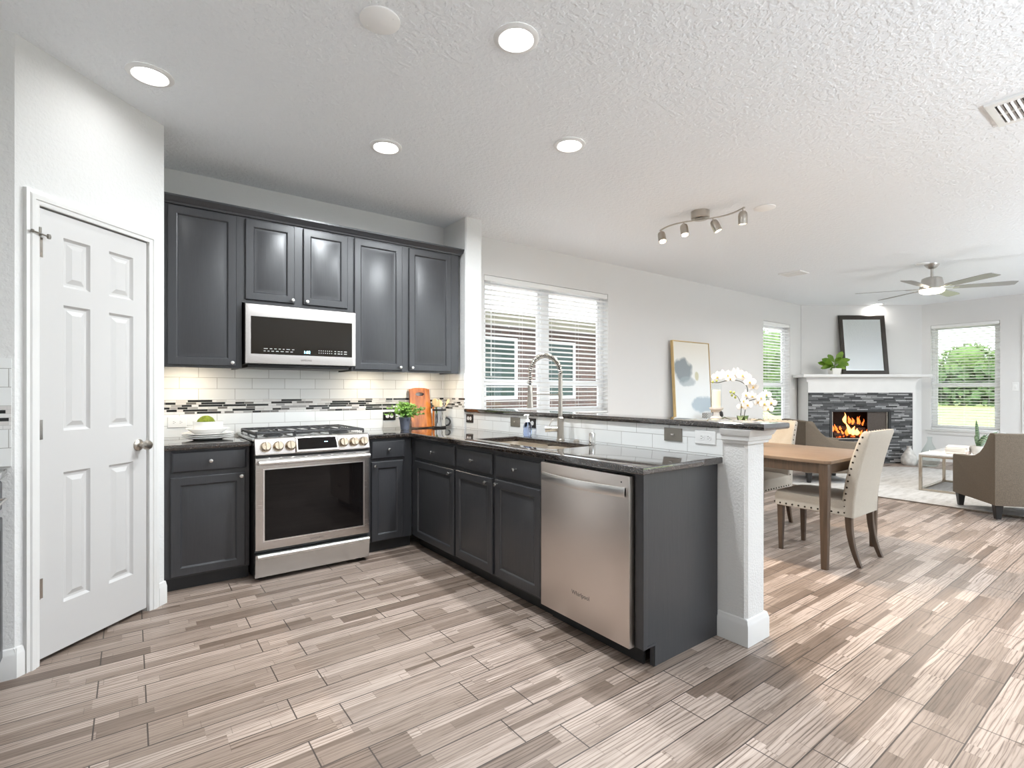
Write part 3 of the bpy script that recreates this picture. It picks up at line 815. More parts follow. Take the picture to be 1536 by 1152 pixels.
def base_pen(label, y0, y1, units):
    o = thing('base_cabinet', label, 'cabinet', (2.1, (y0 + y1) / 2, 0))
    mb = MB(); mb.box(1.81, 1.83, y0, y1, .092, ZC); mb.box(1.83, 2.385, y0, y0 + .018, .092, ZC); mb.box(1.83, 2.385, y1 - .018, y1, .092, ZC); mb.box(1.83, 2.385, y0 + .018, y1 - .018, .092, .11); mb.box(2.37, 2.385, y0 + .018, y1 - .018, .11, ZC)
    mb.build('body', 'cab', o, smooth=0)
    mb = MB(); mb.box(1.875, 2.385, y0, y1, .001, .0915); mb.build('toe_board', 'toe', o, smooth=0)
    for dr, dv, kn in units: drawer(BPn, *dr, o); cab_door(BPn, *dv, o, kn)
    return o
base_pen('grey peninsula cabinet with one drawer and one door beside the inside corner', 3.092, 3.80, [((-3.712, -3.110, .720, .860), (-3.722, -3.110, .098, .697), (-3.155, .668))])
base_pen('grey sink base cabinet with two doors between the corner cabinet and the dishwasher', 2.150, 3.090, [((-3.072, -2.645, .722, .856), (-3.084, -2.637, .106, .700), (-2.690, .672)), ((-2.602, -2.170, .722, .852), (-2.604, -2.168, .110, .702), (-2.575, .676))])

# end panel of the peninsula, with the notched toe
o = thing('end_panel', 'plain dark grey end panel closing the peninsula next to the dishwasher', 'panel', (2.1, 1.485, 0))
mb = MB(); mb.prism([(1.81, .10), (1.885, .10), (1.885, .002), (2.392, .002), (2.392, ZC), (1.81, ZC)], 0, .022, Basis((0, 1.476, 0), (1, 0, 0), (0, 0, 1), (0, 1, 0))); mb.build('panel', 'cab', o, smooth=0)
mb = MB(); mb.box(1.806, 1.832, 1.470, 1.5175, .098, ZC, .002); mb.build('corner_stile', 'cab', o, smooth=0)
mb = MB(); mb.box(1.832, 1.90, 1.472, 1.4755, .098, .108); mb.box(1.888, 1.90, 1.472, 1.4755, .004, .098); mb.build('notch_trim', 'cab', o, smooth=0)

# counters
ZT = .912
mb = MB(); mb.grid([DX + .002, .639], [3.766, YT], lambda i, j: True, ZC, ZT, XYZ, .008)
tag(mb.build('countertop', 'granite', at=(.4, 4.05, ZC)), 'short dark granite countertop carrying the stacked white plates', 'countertop')
SX0, SX1, SYa, SYb, SYm = 1.915, 2.262, 2.215, 3.015, 2.62
mb = MB()
xs = [1.410, 1.776, SX0, SX1, HX0 - t - .002]; ys = [1.446, SYa, SYb, 3.766, YT]
mb.grid(xs, ys, lambda i, j: (j == 3 or i >= 1) and not (i == 2 and j == 1), ZC, ZT, XYZ, .008)
tag(mb.build('countertop', 'granite', at=(2.1, 2.6, ZC)), 'long L-shaped dark granite countertop around the sink and over the dishwasher', 'countertop')
mb = MB(); mb.grid([2.372, 2.622], [1.225, 3.928], lambda i, j: True, 1.0565, 1.088, XYZ, .010)
tag(mb.build('bar_top', 'granite', at=(2.56, 2.6, 1.0565)), 'raised dark granite bar top on the half wall behind the sink', 'countertop')

# double bowl sink
o = thing('kitchen_sink', 'double-bowl stainless sink set under the dark granite countertop', 'sink', (2.09, 2.615, .70))
for a, b, nm in ((SYm + .008, SYb + .004, 'bowl'), (SYa - .004, SYm - .008, 'bowl')):
    cx, cy, ww, hh = (SX0 + SX1) / 2, (a + b) / 2, SX1 - SX0 + .012, b - a
    mb = MB(); secs = []
    for k, z, r_ in ((1, .8775, .05), (.985, .84, .05), (.965, .72, .055), (.88, .695, .06), (.3, .690, .03)):
        secs.append(rr(cx, cy, ww * k, hh - ww * (1 - k), min(r_, ww * k / 2 - .005), z))
    mb.loft(secs, cap=False); mb.bm.faces.new([v for v in mb.bm.verts[-20:]]) if False else None
    q = MB(); bw = mb.build(nm, 'sink', o)
    q.lathe([(.06, 0), (.052, .004), (.04, .002), (.0, .001)], (cx, cy, .6905), 24); q.build('drain', 'chrome', bw)
mb = MB(); mb.box(SX0 - .004, SX1 + .004, SYm - .009, SYm + .009, .80, .874, .006); mb.build('divider', 'sink', o)

# spring faucet
fx, fy = 2.318, 2.588
o = thing('kitchen_faucet', 'tall spring-neck pull-down faucet in brushed nickel behind the sink', 'faucet', (fx, fy, ZT))
mb = MB(); mb.lathe([(.028, 0), (.028, .006), (.023, .010), (.021, .15), (.0145, .156)], (fx, fy, ZT), 20); base_ = mb.build('base', 'nickel', o)
mb = MB(); mb.lathe([(.0145, .15), (.0135, .43), (.016, .432), (.016, .44)], (fx, fy, ZT), 16); mb.build('stem', 'nickel', o)
arc = []
rx = .132; cx0 = fx - rx
for k in range(33):
    a = PI * k / 32; arc.append(Vector((cx0 + rx * math.cos(a), fy - .004 * k / 32, ZT + .44 + .125 * math.sin(a))))
down = [Vector((fx - 2 * rx, fy - .004, ZT + .44 - .03 * k)) for k in range(1, 6)]
mb = MB(); mb.tube(arc + down, .0065, 8); mb.build('hose', 'black', o)
mb = MB(); coil = []; path = arc + down[:2]; turns = 34
L_ = [0.0]
for a, b in zip(path, path[1:]): L_.append(L_[-1] + (b - a).length)
N_ = turns * 12
for i in range(N_ + 1):
    s_ = L_[-1] * i / N_; k = max(j for j in range(len(L_)) if L_[j] <= s_ + 1e-9); k = min(k, len(path) - 2)
    p = path[k].lerp(path[k + 1], (s_ - L_[k]) / max(1e-9, L_[k + 1] - L_[k])); d = (path[k + 1] - path[k]).normalized()
    e1 = Vector((0, 1, 0)); e1 = (e1 - d * e1.dot(d)).normalized(); e2 = d.cross(e1); a = 2 * PI * i / 12
    coil.append(p + (e1 * math.cos(a) + e2 * math.sin(a)) * .0140)
mb.tube(coil, .0030, 6); mb.build('spring', 'nickel', o)
hx, hz = fx - 2 * rx, ZT + .29
mb = MB(); mb.lathe([(.012, .06), (.015, .055), (.016, 0), (.021, -.075), (.022, -.085), (.018, -.088), (.0, -.086)], (hx, fy - .004, hz + .02), 18); sp = mb.build('spray_head', 'nickel', o)
mb = MB(); mb.tube([(fx, fy, ZT + .31), (hx + .016, fy - .004, ZT + .31)], .0035, 8); mb.lathe([(.0175, -.006), (.0175, .006)], (fx, fy, ZT + .31), 16); mb.lathe([(.019, -.006), (.019, .006)], (hx, fy - .004, ZT + .31), 16); mb.build('support_arm', 'nickel', o)
mb = MB(); mb.lathe([(.018, 0), (.018, .05), (.021, .052), (.021, .085), (.0, .088)], (fx - .015, fy + .012, ZT + .075), 18, (-.8, .6, 0)); mb.tube([(fx - .062, fy + .047, ZT + .09), (fx - .05, fy + .045, ZT + .12), (fx - .03, fy + .035, ZT + .145)], .004, 8); mb.build('lever_handle', 'nickel', o)
# air gap
mb = MB(); mb.lathe([(.026, 0), (.026, .004), (.020, .006), (.020, .066), (.016, .072), (.0, .074)], (2.30, 2.272, ZT), 24)
tag(mb.build('air_gap', 'chrome', at=(2.30, 2.272, ZT)), 'small polished chrome air-gap cap standing on the counter behind the sink', 'air gap')
mb = MB(); mb.lathe([(.02, 0), (.02, .008), (.012, .012), (.012, .016), (.0, .017)], (2.335, 2.45, ZT), 20)
tag(mb.build('soap_button', 'nickel', at=(2.335, 2.45, ZT)), 'low nickel button cap on the counter just beside the faucet', 'button')
# soap bottle
sx, sy = 2.325, 2.955
o = thing('soap_bottle', 'clear blue soap pump bottle with a white pump by the half wall', 'bottle', (sx, sy, ZT))
mb = MB(); mb.loft([rr(sx, sy, a, b, c_, ZT + z) for a, b, c_, z in ((.040, .062, .012, .001), (.044, .068, .014, .01), (.044, .068, .014, .07), (.036, .052, .014, .092), (.026, .030, .0125, .106))]); mb.build('bottle', 'soap', o)
mb = MB(); mb.lathe([(.015, .104), (.015, .122), (.008, .124), (.006, .150), (.012, .152), (.012, .160), (.0, .162)], (sx, sy, ZT), 16); mb.tube([(sx, sy, ZT + .156), (sx - .030, sy - .006, ZT + .157), (sx - .040, sy - .008, ZT + .150)], .005, 8); mb.build('pump', 'pumpw', o)

# ------------------------------------------------------------------ outlets and switches
def plate(label, cat, B, u0, u1, v0, v1, mat, face, devices, horiz=True, th=0.0):
    o = thing('wall_outlet' if cat == 'outlet' else 'wall_switch', label, cat, B((u0 + u1) / 2, v0, th))
    mb = MB(); mb.rings(B, u0, u1, v0, v1, [(0, th), (0, th + .004), (.003, th + .007)]); mb.build('cover_plate', mat, o)
    for k, d in enumerate(devices):
        cu = u0 + (u1 - u0) * (k + .5) / len(devices) if len(devices) > 1 else (u0 + u1) / 2
        if len(devices) == 2: cu = (u0 + u1) / 2 + (k - .5) * .039
        cv = (v0 + v1) / 2
        if d == 'socket':
            mb = MB(); mb.lathe([(.0165, 0), (.0165, .0015), (.0, .0016)], B(cu, cv, th + .007), 20, B.w); s_ = mb.build('receptacle', face, o)
            mb = MB()
            for q in (-.006, .006): mb.box(cu - .005, cu + .004, cv + q - .001, cv + q + .001, th + .0085, th + .009, B=B)
            mb.lathe([(.0022, 0), (.0, .0004)], B(cu + .009, cv, th + .0086), 8, B.w); mb.build('slot', 'slot', s_)
        elif d == 'toggle':
            mb = MB(); mb.box(cu - .011, cu + .011, cv - .005, cv + .005, th + .007, th + .009, B=B); mb.box(cu - .004, cu + .013, cv - .0035, cv + .0035, th + .009, th + .016, .001, B=B); mb.build('toggle', face, o)
        elif d == 'rocker':
            mb = MB(); mb.box(cu - .016, cu + .016, cv - .033, cv + .033, th + .007, th + .010, .0015, B=B); mb.build('rocker', face, o)
    return o
plate('white double outlet on the tile behind the stacked plates', 'outlet', BW, .205, .318, .985, 1.063, 'white', 'white', ['socket', 'socket'], th=t)
plate('black plate with white double outlet on the tile behind the green herb plant', 'outlet', BW, 1.779, 1.895, .985, 1.058, 'darkplate', 'white', ['socket', 'socket'], th=t)
plate('black plate with white double outlet on the half wall beside the utensil crock', 'outlet', BH, -3.917, -3.805, .966, 1.040, 'darkplate', 'white', ['socket', 'socket'], th=t)
plate('pewter switch plate on the half wall just before the soap bottle', 'switch', BH, -3.253, -3.132, .967, 1.040, 'bronze', 'knobm', ['toggle'], th=t)
plate('black outlet plate on the half wall partly hidden by the soap bottle', 'outlet', BH, -3.049, -2.940, .970, 1.040, 'darkplate', 'white', ['socket', 'socket'], th=t)
plate('wide brushed steel switch plate on the half wall next to the white outlet', 'switch', BH, -1.800, -1.684, .968, 1.040, 'bronze', 'knobm', ['toggle'], th=t)
plate('white double outlet on the half wall above the dishwasher end', 'outlet', BH, -1.603, -1.482, .967, 1.038, 'white', 'white', ['socket', 'socket'], th=t)
plate('single white rocker switch on the wall beside the sill window', 'switch', BR, -1.825, -1.750, 1.245, 1.385, 'white', 'white', ['rocker'])
plate('thin white switch on the window wall beside the fireplace corner', 'switch', BW, 9.375, 9.445, 1.285, 1.435, 'white', 'white', ['rocker'])

# ------------------------------------------------------------------ microwave
o = thing('microwave', 'stainless over-the-range microwave with a wide dark glass door', 'microwave', (1.01, 4.1, 1.412))
mx0, mx1 = .630, 1.378
mb = MB(); mb.box(mx0, mx1, 3.955, 4.318, 1.43, 1.858); mb.build('body', 'black', o, smooth=0)
mb = MB(); mb.box(mx0 + .02, mx1 - .02, 3.97, 4.30, 1.408, 1.4295, .004); mb.build('vent_base', 'black', o)
BM = Basis((0, 3.93, 0)); mx1 = 1.396
mb = MB(); mb.grid([mx0, .664, 1.367, mx1], [1.436, 1.503, 1.763, 1.848], lambda i, j: not (i == 1 and j == 1), -.024, 0, BM, .003); mb.build('door_frame', 'steel', o)
mb = MB(); mb.box(.662, 1.369, 1.501, 1.765, -.020, -.002, B=BM); gl = mb.build('door_glass', 'mwglass', o, smooth=0)
lettering('clock_display', '1:03', .028, BM, 1.035, 1.518, -.0018, 'display', gl)
mb = MB()     # the touch legends are too small to read: short dashes in two rows
for row, v in enumerate((1.540, 1.523)):
    u = .745
    for wd_ in ((.026, .016, .016, .014, .012, .024, .016), (.012, .012, .016, .018, .020, .020, .016))[row]:
        mb.box(u, u + wd_, v, v + .004, -.0019, -.0016, B=BM); u += wd_ + .013
    for k in range(7): mb.box(1.118 + k * .0155, 1.123 + k * .0155, v, v + .006, -.0019, -.0016, B=BM)
    for k, wd_ in enumerate((.012, .018, .012, .022)): mb.box(1.234 + k * .024, 1.234 + k * .024 + wd_, v, v + .005, -.0019, -.0016, B=BM)
mb.build('keypad_print', 'print_', gl, smooth=0)
lettering('logo', 'SAMSUNG', .017, BM, 1.03, 1.462, .0002, 'logo', o)

# ------------------------------------------------------------------ gas range
rx0, rx1 = .644, 1.402
o = thing('gas_range', 'stainless slide-in gas range with six front knobs and black grates', 'range', (1.02, 3.98, 0))
mb = MB(); mb.box(rx0, rx1, 3.705, 4.316, .02, .874); mb.build('body', 'black', o, smooth=0)
for x in (rx0 + .05, rx1 - .05):
    for y in (3.76, 4.25):
        mb = MB(); mb.lathe([(.02, 0), (.02, .02)], (x, y, 0), 12); mb.build('foot', 'black', o)
mb = MB(); mb.box(rx0 - .012, rx1 + .012, 3.70, 4.318, .916, .934, .004); mb.box(rx0, rx1, 3.705, 4.316, .875, .916); mb.build('cooktop', 'steel2', o)
# slanted control panel
BRg = Basis((0, 3.66, 0))
PA, PB = Vector((0, 3.655, .826)), Vector((0, 3.688, .934))
BC = Basis((0, PA.y, PA.z), (1, 0, 0), (PB - PA).normalized(), Vector((0, -(PB - PA).z, (PB - PA).y)).normalized())
mb = MB(); mb.prism([(3.70, .826), (3.657, .826), (3.655, .832), (3.686, .928), (3.694, .934), (3.71, .934)], rx0, rx1, Basis((0, 0, 0), (0, 1, 0), (0, 0, 1), (1, 0, 0))); mb.build('control_panel', 'steel', o)
mb = MB(); mb.hexa([BC(.885, -.004, 0), BC(1.183, -.004, 0), BC(1.178, .112, 0), BC(.890, .112, 0), BC(.893, .004, .020), BC(1.175, .004, .020), BC(1.172, .104, .004), BC(.896, .104, .004)], .003); dp = mb.build('display_bezel', 'steel', o)
dq = [BC(.903, .018, .0195), BC(1.163, .018, .0195), BC(1.162, .100, .0062), BC(.906, .100, .0062)]
nq = ((dq[1] - dq[0]).cross(dq[3] - dq[0])).normalized()
mb = MB(); mb.hexa([p - nq * .003 for p in dq] + [p + nq * .0012 for p in dq]); mb.build('display_glass', 'ovenglass', dp, smooth=0)
BD = Basis(dq[0], (1, 0, 0), (dq[3] - dq[0]).normalized(), nq)
mb = MB()
for k in range(3): mb.box(.176 + k * .008, .181 + k * .008, .046, .050, .0013, .0016, B=BD)
mb.build('display_print', 'display', dp, smooth=0)
for i, x in enumerate((.706, .783, .858, 1.213, 1.288, 1.358)):
    mb = MB(); mb.lathe([(.033, 0), (.033, .006), (.029, .010), (.028, .034), (.025, .038), (.0, .039)], BC(x, .052, 0), 28, BC.w); kb = mb.build('control_knob', 'knobgold', o)
    mb = MB(); mb.box(x - .0045, x + .0045, .052 - .025, .052 + .025, .038, .046, .002, B=BC); mb.build('grip', 'knobgold', kb)
for q in ((rx0 + .004, rx1 - .004, 3.675, 3.71, .806, .825), (rx0 + .002, rx1 - .002, 3.69, 3.71, .185, .205)):
    mb = MB(); mb.box(*q); mb.build('gap_seal', 'black', o, smooth=0)
# oven door
mb = MB(); mb.grid([rx0 + .001, .699, 1.356, rx1 - .001], [.206, .266, .728, .806], lambda i, j: not (i == 1 and j == 1), -.04, 0, BRg, .004); od = mb.build('oven_door', 'steel', o)
mb = MB(); mb.box(.697, 1.358, .264, .730, -.03, -.004, B=BRg); mb.build('door_window', 'ovenglass', od, smooth=0)
mb = MB(); mb.box(.690, .699, .258, .736, -.001, .001, B=BRg); mb.box(1.356, 1.365, .258, .736, -.001, .001, B=BRg); mb.box(.699, 1.356, .728, .736, -.001, .001, B=BRg); mb.box(.699, 1.356, .258, .266, -.001, .001, B=BRg); mb.build('window_trim', 'handle', od)
mb = MB(); mb.tube([BRg(rx0 + .012, .778, .042), BRg(rx1 - .012, .778, .042)], .0155, 16)
for x in (rx0 + .05, rx1 - .05): mb.tube([BRg(x, .778, -.001), BRg(x, .778, .042)], .010, 10)
mb.build('handle', 'handle', od)
mb = MB()
for k in range(6): mb.box(.79 + k * .088, .79 + k * .088 + .07, .797, .801, -.002, .0006, B=BRg)
mb.build('vent_slot', 'slot', od, smooth=0)
lettering('logo', 'SAMSUNG', .020, BRg, 1.03, .226, .0002, 'logo', od)
# storage drawer
mb = MB(); mb.prism([(3.70, .03), (3.668, .03), (3.663, .10), (3.655, .150), (3.646, .182), (3.70, .182)], rx0, rx1, Basis((0, 0, 0), (0, 1, 0), (0, 0, 1), (1, 0, 0))); dr = mb.build('drawer', 'steel2', o)
mb = MB(); mb.tube([(rx0 + .01, 3.640, .168), (rx1 - .01, 3.640, .168)], .013, 14); mb.build('drawer_pull', 'handle', dr)
# burners and grates
for bx, by, r_ in ((.79, 3.86, .05), (.79, 4.16, .042), (1.022, 4.01, .06), (1.255, 3.86, .05), (1.255, 4.16, .042)):
    mb = MB(); mb.lathe([(r_ + .012, 0), (r_ + .012, .006), (r_, .010), (r_, .016), (r_ * .7, .020), (.0, .020)], (bx, by, .934), 24); mb.build('burner_cap', 'iron', o)
gw = (rx1 - rx0 - .03) / 3
for k in range(3):
    a = rx0 + .015 + k * gw + .004; b = a + gw - .008; mb = MB(); y0_, y1_ = 3.735, 4.285; zz = .962
    for (p, q) in (((a, y0_), (b, y0_)), ((a, y1_), (b, y1_)), ((a, y0_), (a, y1_)), ((b, y0_), (b, y1_))):
        mb.tube([(p[0], p[1], zz), (q[0], q[1], zz)], .007, 6)
    for yy in (3.86, 4.16): mb.tube([(a, yy, zz), (b, yy, zz)], .005, 6)
    for i in (1, 2):
        xx = a + (b - a) * i / 3; mb.tube([(xx, y0_, zz), (xx, y1_, zz)], .005, 6)
    for px_ in (a, b):
        for py in (y0_, y1_, 4.01): mb.tube([(px_, py, .936), (px_, py, zz)], .007, 6)
    for px_ in ((a, b) if k in (0, 2) else ()):
        if (k == 0 and px_ == a) or (k == 2 and px_ == b):
            for j in range(13): mb.tube([(px_, y0_ + j * .0455, .945), (px_, y0_ + j * .0455, zz)], .0045, 5)
    mb.build('grate', 'iron', o)

# ------------------------------------------------------------------ dishwasher
o = thing('dishwasher', 'stainless dishwasher with a curved bar handle at the end of the peninsula', 'dishwasher', (2.05, 1.83, 0))
mb = MB(); mb.box(1.815, 2.36, 1.522, 2.144, .10, .872); mb.build('body', 'black', o, smooth=0)
BDw = Basis((1.812, 0, 0), (0, -1, 0), (0, 0, 1), (-1, 0, 0))
mb = MB(); mb.box(-2.141, -1.525, .092, .862, 0, .036, .004, B=BDw); dd = mb.build('door', 'steelv', o)
mb = MB(); pts = []
n = 24
for side in (0, 1):
    sec = []
secs = []
for k in range(n + 1):
    f = k / n; u = -2.118 + f * .576; bow = .038 * math.sin(PI * f) ** .8 + .012
    secs.append([BDw(u, .768, .036 + bow - .010), BDw(u, .768, .036 + bow), BDw(u, .788, .036 + bow + .005), BDw(u, .812, .036 + bow), BDw(u, .812, .036 + bow - .010)])
mb.loft(secs); mb.box(-2.118, -2.10, .770, .810, .0355, .05, .002, B=BDw); mb.box(-1.56, -1.542, .770, .810, .0355, .05, .002, B=BDw); mb.build('handle', 'handle', dd)
mb = MB(); mb.lathe([(.004, 0), (.0, .0006)], BDw(-1.572, .832, .036), 10, BDw.w); mb.build('status_light', 'slot', dd)
lettering('logo', 'Whirlpool', .030, BDw, -1.836, .226, .0362, 'logo', dd)
mb = MB(); mb.box(1.865, 1.88, 1.52, 2.146, .001, .091); mb.build('toe_board', 'toe', o, smooth=0)

# side cabinets past the pantry corner, seen edge on
BSd = Basis((-.452, 0, 0), (0, 1, 0), (0, 0, 1), (1, 0, 0))
o = thing('base_cabinet', 'grey side cabinet with bar pulls just past the pantry corner, seen edge on', 'cabinet', (-.75, 2.3, 0))
mb = MB(); mb.box(X0 + .002, -.452, 1.5, 3.086, .10, ZC); mb.build('body', 'cab', o, smooth=0)
mb = MB(); mb.box(X0 + .002, -.52, 1.5, 3.086, .001, .099); mb.build('toe_board', 'toe', o, smooth=0)
for a in (1.52, 2.04, 2.56):
    mb = MB(); mb.rings(BSd, a, a + .49, .738, .865, DRWP); d = mb.build('drawer', 'cab', o, smooth=20)
    mb = MB(); mb.tube([BSd(a + .1, .80, .018), BSd(a + .1, .80, .042), BSd(a + .39, .80, .042), BSd(a + .39, .80, .018)], .005, 8); mb.build('bar_pull', 'knobm', d)
    cab_door(BSd, a, a + .49, .11, .71, o, None)
mb = MB(); mb.grid([X0 + .002, -.424], [1.5, 3.08], lambda i, j: True, ZC, ZT, XYZ, .008)
tag(mb.build('countertop', 'granite', at=(-.75, 2.3, ZC)), 'dark granite countertop on the side cabinets past the pantry corner', 'countertop')

# ------------------------------------------------------------------ things on the range-wall counters
px, py = .425, 4.085
def dish(label, z, prof, cat='plate', name='dinner_plate', group=None):
    mb = MB(); mb.lathe(prof, (px, py, z), 40, cap=False)
    return tag(mb.build(name, 'plate', at=(px, py, z)), label, cat, group)
PL = [(.0, .003), (.09, .003), (.105, .007), (.152, .019), (.155, .021), (.153, .0225), (.105, .011), (.09, .007), (.0, .007)]
PL0 = [(.0, .0), (.085, .0)] + PL[2:]
dish('large white dinner plate resting on the granite, lowest of the stack', ZT + .001, PL0, group='stacked white plates')
dish('large white dinner plate second from the bottom of the stack', ZT + .0135, PL, group='stacked white plates')
dish('large white dinner plate just under the shallow white bowl', ZT + .026, PL, group='stacked white plates')
dish('shallow wide white bowl between the dinner plates and the small deep bowl', ZT + .0345, [(.0, .0), (.062, .0), (.085, .010), (.118, .036), (.131, .041), (.131, .044), (.116, .040), (.082, .015), (.06, .006), (.0, .006)], 'bowl', 'shallow_bowl')
dish('small deep white bowl holding the green moss ball on top of the stack', ZT + .0455, [(.0, .0), (.066, .0), (.082, .006), (.089, .03), (.091, .079), (.088, .079), (.085, .03), (.078, .010), (.0, .008)], 'bowl', 'small_bowl')
mb = MB(); mb.ico((px - .012, py, ZT + .107), .056, 4, rough=.035, rnd=R)
tag(mb.build('moss_ball', 'moss', at=(px - .012, py, ZT + .06)), 'round green moss ball sitting in the small white bowl', 'decoration')

# herb in a slate pot
hx_, hy_ = 1.885, 4.10
o = thing('potted_herb', 'bushy bright green herb in a slate-blue pot in the counter corner', 'plant', (hx_, hy_, ZT))
mb = MB(); mb.lathe([(.0, .001), (.036, .001), (.046, .085), (.050, .087), (.052, .108), (.048, .108), (.044, .09), (.0, .09)], (hx_, hy_, ZT), 28, cap=False); mb.build('pot', 'slatepot', o)
mb = MB(); mb.lathe([(.044, .094), (.0, .098)], (hx_, hy_, ZT), 20, cap=False); mb.build('soil', 'soil', o)
st = MB(); lf = MB()
for i in range(90):
    a = R.uniform(0, 2 * PI); sp = R.uniform(.02, .185) * (1 if R.random() < .8 else .6); hh = R.uniform(.05, .16) * (1 - .35 * sp / .19)
    dx_, dy_ = math.cos(a) * sp, math.sin(a) * sp * .75
    if hy_ + dy_ > 4.20: dy_ = 4.20 - hy_
    p0 = Vector((hx_ + dx_ * .12, hy_ + dy_ * .12, ZT + .095)); p1 = Vector((hx_ + dx_ * .6, hy_ + dy_ * .6, ZT + .095 + hh)); p2 = Vector((hx_ + dx_, hy_ + dy_, ZT + .09 + hh * .95))
    pts = [p0.lerp(p1, t_).lerp(p1.lerp(p2, t_), t_) for t_ in (0, .25, .5, .75, 1)]
    st.tube(pts, .0012, 4)
    for k in range(1, 5):
        for s_ in (-1, 1, 0):
            d = Vector((R.uniform(-1, 1), R.uniform(-1, 1), R.uniform(-.2, .9))).normalized(); l_ = R.uniform(.018, .032)
            q = pts[k]; lf.blade([q, q + d * l_ * .5, q + d * l_], [.001, l_ * .30, .0006], d.orthogonal(), .0006)
st.build('stems', 'stemg', o); lf.build('leaves', 'fern', o, smooth=0)

# cutting board leaning on the tile
o = thing('cutting_board', 'orange-brown wooden cutting board with a handle slot leaning on the tile', 'cutting board', (2.115, 4.26, ZT + .0015))
tl = math.atan2(.058, .36)
BB = Basis((2.115, 4.248, ZT + .0024), (1, 0, 0), (0, math.sin(tl), math.cos(tl)), (0, -math.cos(tl), math.sin(tl)))
def arch(w_, h_, sag, n=10): return [(-w_, 0), (w_, 0)] + [(w_ * math.cos(PI * k / n), h_ + sag * math.sin(PI * k / n)) for k in range(n + 1)]
nq = 28; outer = []
def ray_outline(a):
    dx_, dy_ = math.cos(a), math.sin(a); cy_ = .302
    best = 9
    for (nx, ny, c_) in ((1, 0, .1), (-1, 0, .1), (0, -1, cy_)):
        dd_ = nx * dx_ + ny * dy_
        if dd_ > 1e-6: best = min(best, c_ / dd_)
    if dy_ > 1e-6 and abs(dx_ / dy_) * .045 < .1: best = min(best, (.045 + .014 * (1 - (dx_ / dy_ * .05 / .1) ** 2)) / dy_)
    return (dx_ * best, cy_ + dy_ * best)
angs = sorted({2 * PI * k / 48 for k in range(48)} | {math.atan2(.045, .1), math.atan2(.045, -.1), math.atan2(-.302, .1) % (2 * PI), math.atan2(-.302, -.1) % (2 * PI)})
out_ = [ray_outline(a) for a in angs]; inn = [(.042 * math.cos(a), .302 + .0175 * math.sin(a)) for a in angs]
mb = MB(); L4 = []
for pl_, wd in ((out_, 0), (out_, .014), (inn, .014), (inn, 0)): L4.append([mb.bm.verts.new(BB(a, b, wd)) for a, b in pl_])
n_ = len(angs); f = []
for q in range(4):
    A_, B2 = L4[q], L4[(q + 1) % 4]
    f += [mb.bm.faces.new((A_[k], A_[(k + 1) % n_], B2[(k + 1) % n_], B2[k])) for k in range(n_)]
bmesh.ops.recalc_face_normals(mb.bm, faces=f); mb.build('board', 'board', o, smooth=30)

# utensil crock
ux, uy = 2.262, 4.185
o = thing('utensil_crock', 'tall stainless mug with black bands and a black handle holding wooden utensils', 'mug', (ux, uy, ZT))
mb = MB(); mb.lathe([(.0, .004), (.060, .004), (.062, .006), (.062, .186), (.064, .188), (.061, .189), (.059, .186), (.059, .010), (.0, .009)], (ux, uy, ZT), 32, cap=False); mb.build('cup', 'chrome', o)
for z0_, z1_ in ((.0, .012), (.150, .168)):
    mb = MB(); mb.lathe([(.0625, z0_), (.0635, z0_ + .001), (.0635, z1_ - .001), (.0625, z1_)], (ux, uy, ZT + .0005), 32, cap=z0_ == 0); mb.build('band', 'black', o)
mb = MB(); hd = []
for k in range(13):
    a = -PI / 2 + PI * k / 12; hd.append((ux + .060 + .034 * math.cos(a), uy - .018 - .018 * math.cos(a), ZT + .05 + .034 * math.sin(a)))
mb.tube(hd, .008, 8); mb.build('handle', 'black', o)
def utensil(label, name, a, b, head):
    """a: foot in the crock, b: tip; head = (length, width)"""
    a, b = Vector(a), Vector(b); d = (b - a).normalized(); l_, w_ = head; s_ = (b - d * l_)
    mb = MB(); mb.tube([a, s_ + d * .01], .005, 8); side = Vector((CY, -SY, 0)); side = (side - d * side.dot(d)).normalized()
    secs = []
    nn = d.cross(side)
    for f, k in ((0, .22), (.15, .6), (.4, .95), (.65, 1), (.85, .8), (1, .3)):
        c_ = s_ + d * l_ * f; secs.append([c_ + side * (w_ * k * math.cos(t_)) + nn * (.004 * math.sin(t_)) for t_ in [2 * PI * q / 12 for q in range(12)]])
    mb.loft(secs)
    tag(mb.build(name, 'spoon', at=tuple(a)), label, 'utensil', 'wooden utensils in the crock')
zc = ZT + .012
utensil('broad wooden spoon in the crock, the one beside the cutting board', 'wooden_spoon', (ux + .01, uy + .02, zc), (ux - .045, uy + .0, ZT + .262), (.085, .031))
utensil('wooden spatula standing upright in the middle of the crock', 'wooden_spatula', (ux + .0, uy - .015, zc), (ux - .003, uy - .01, ZT + .252), (.085, .028))
utensil('slim wooden spoon leaning out of the crock over the half wall side', 'wooden_spoon', (ux - .025, uy + .0, zc), (ux + .085, uy - .03, ZT + .258), (.06, .013))

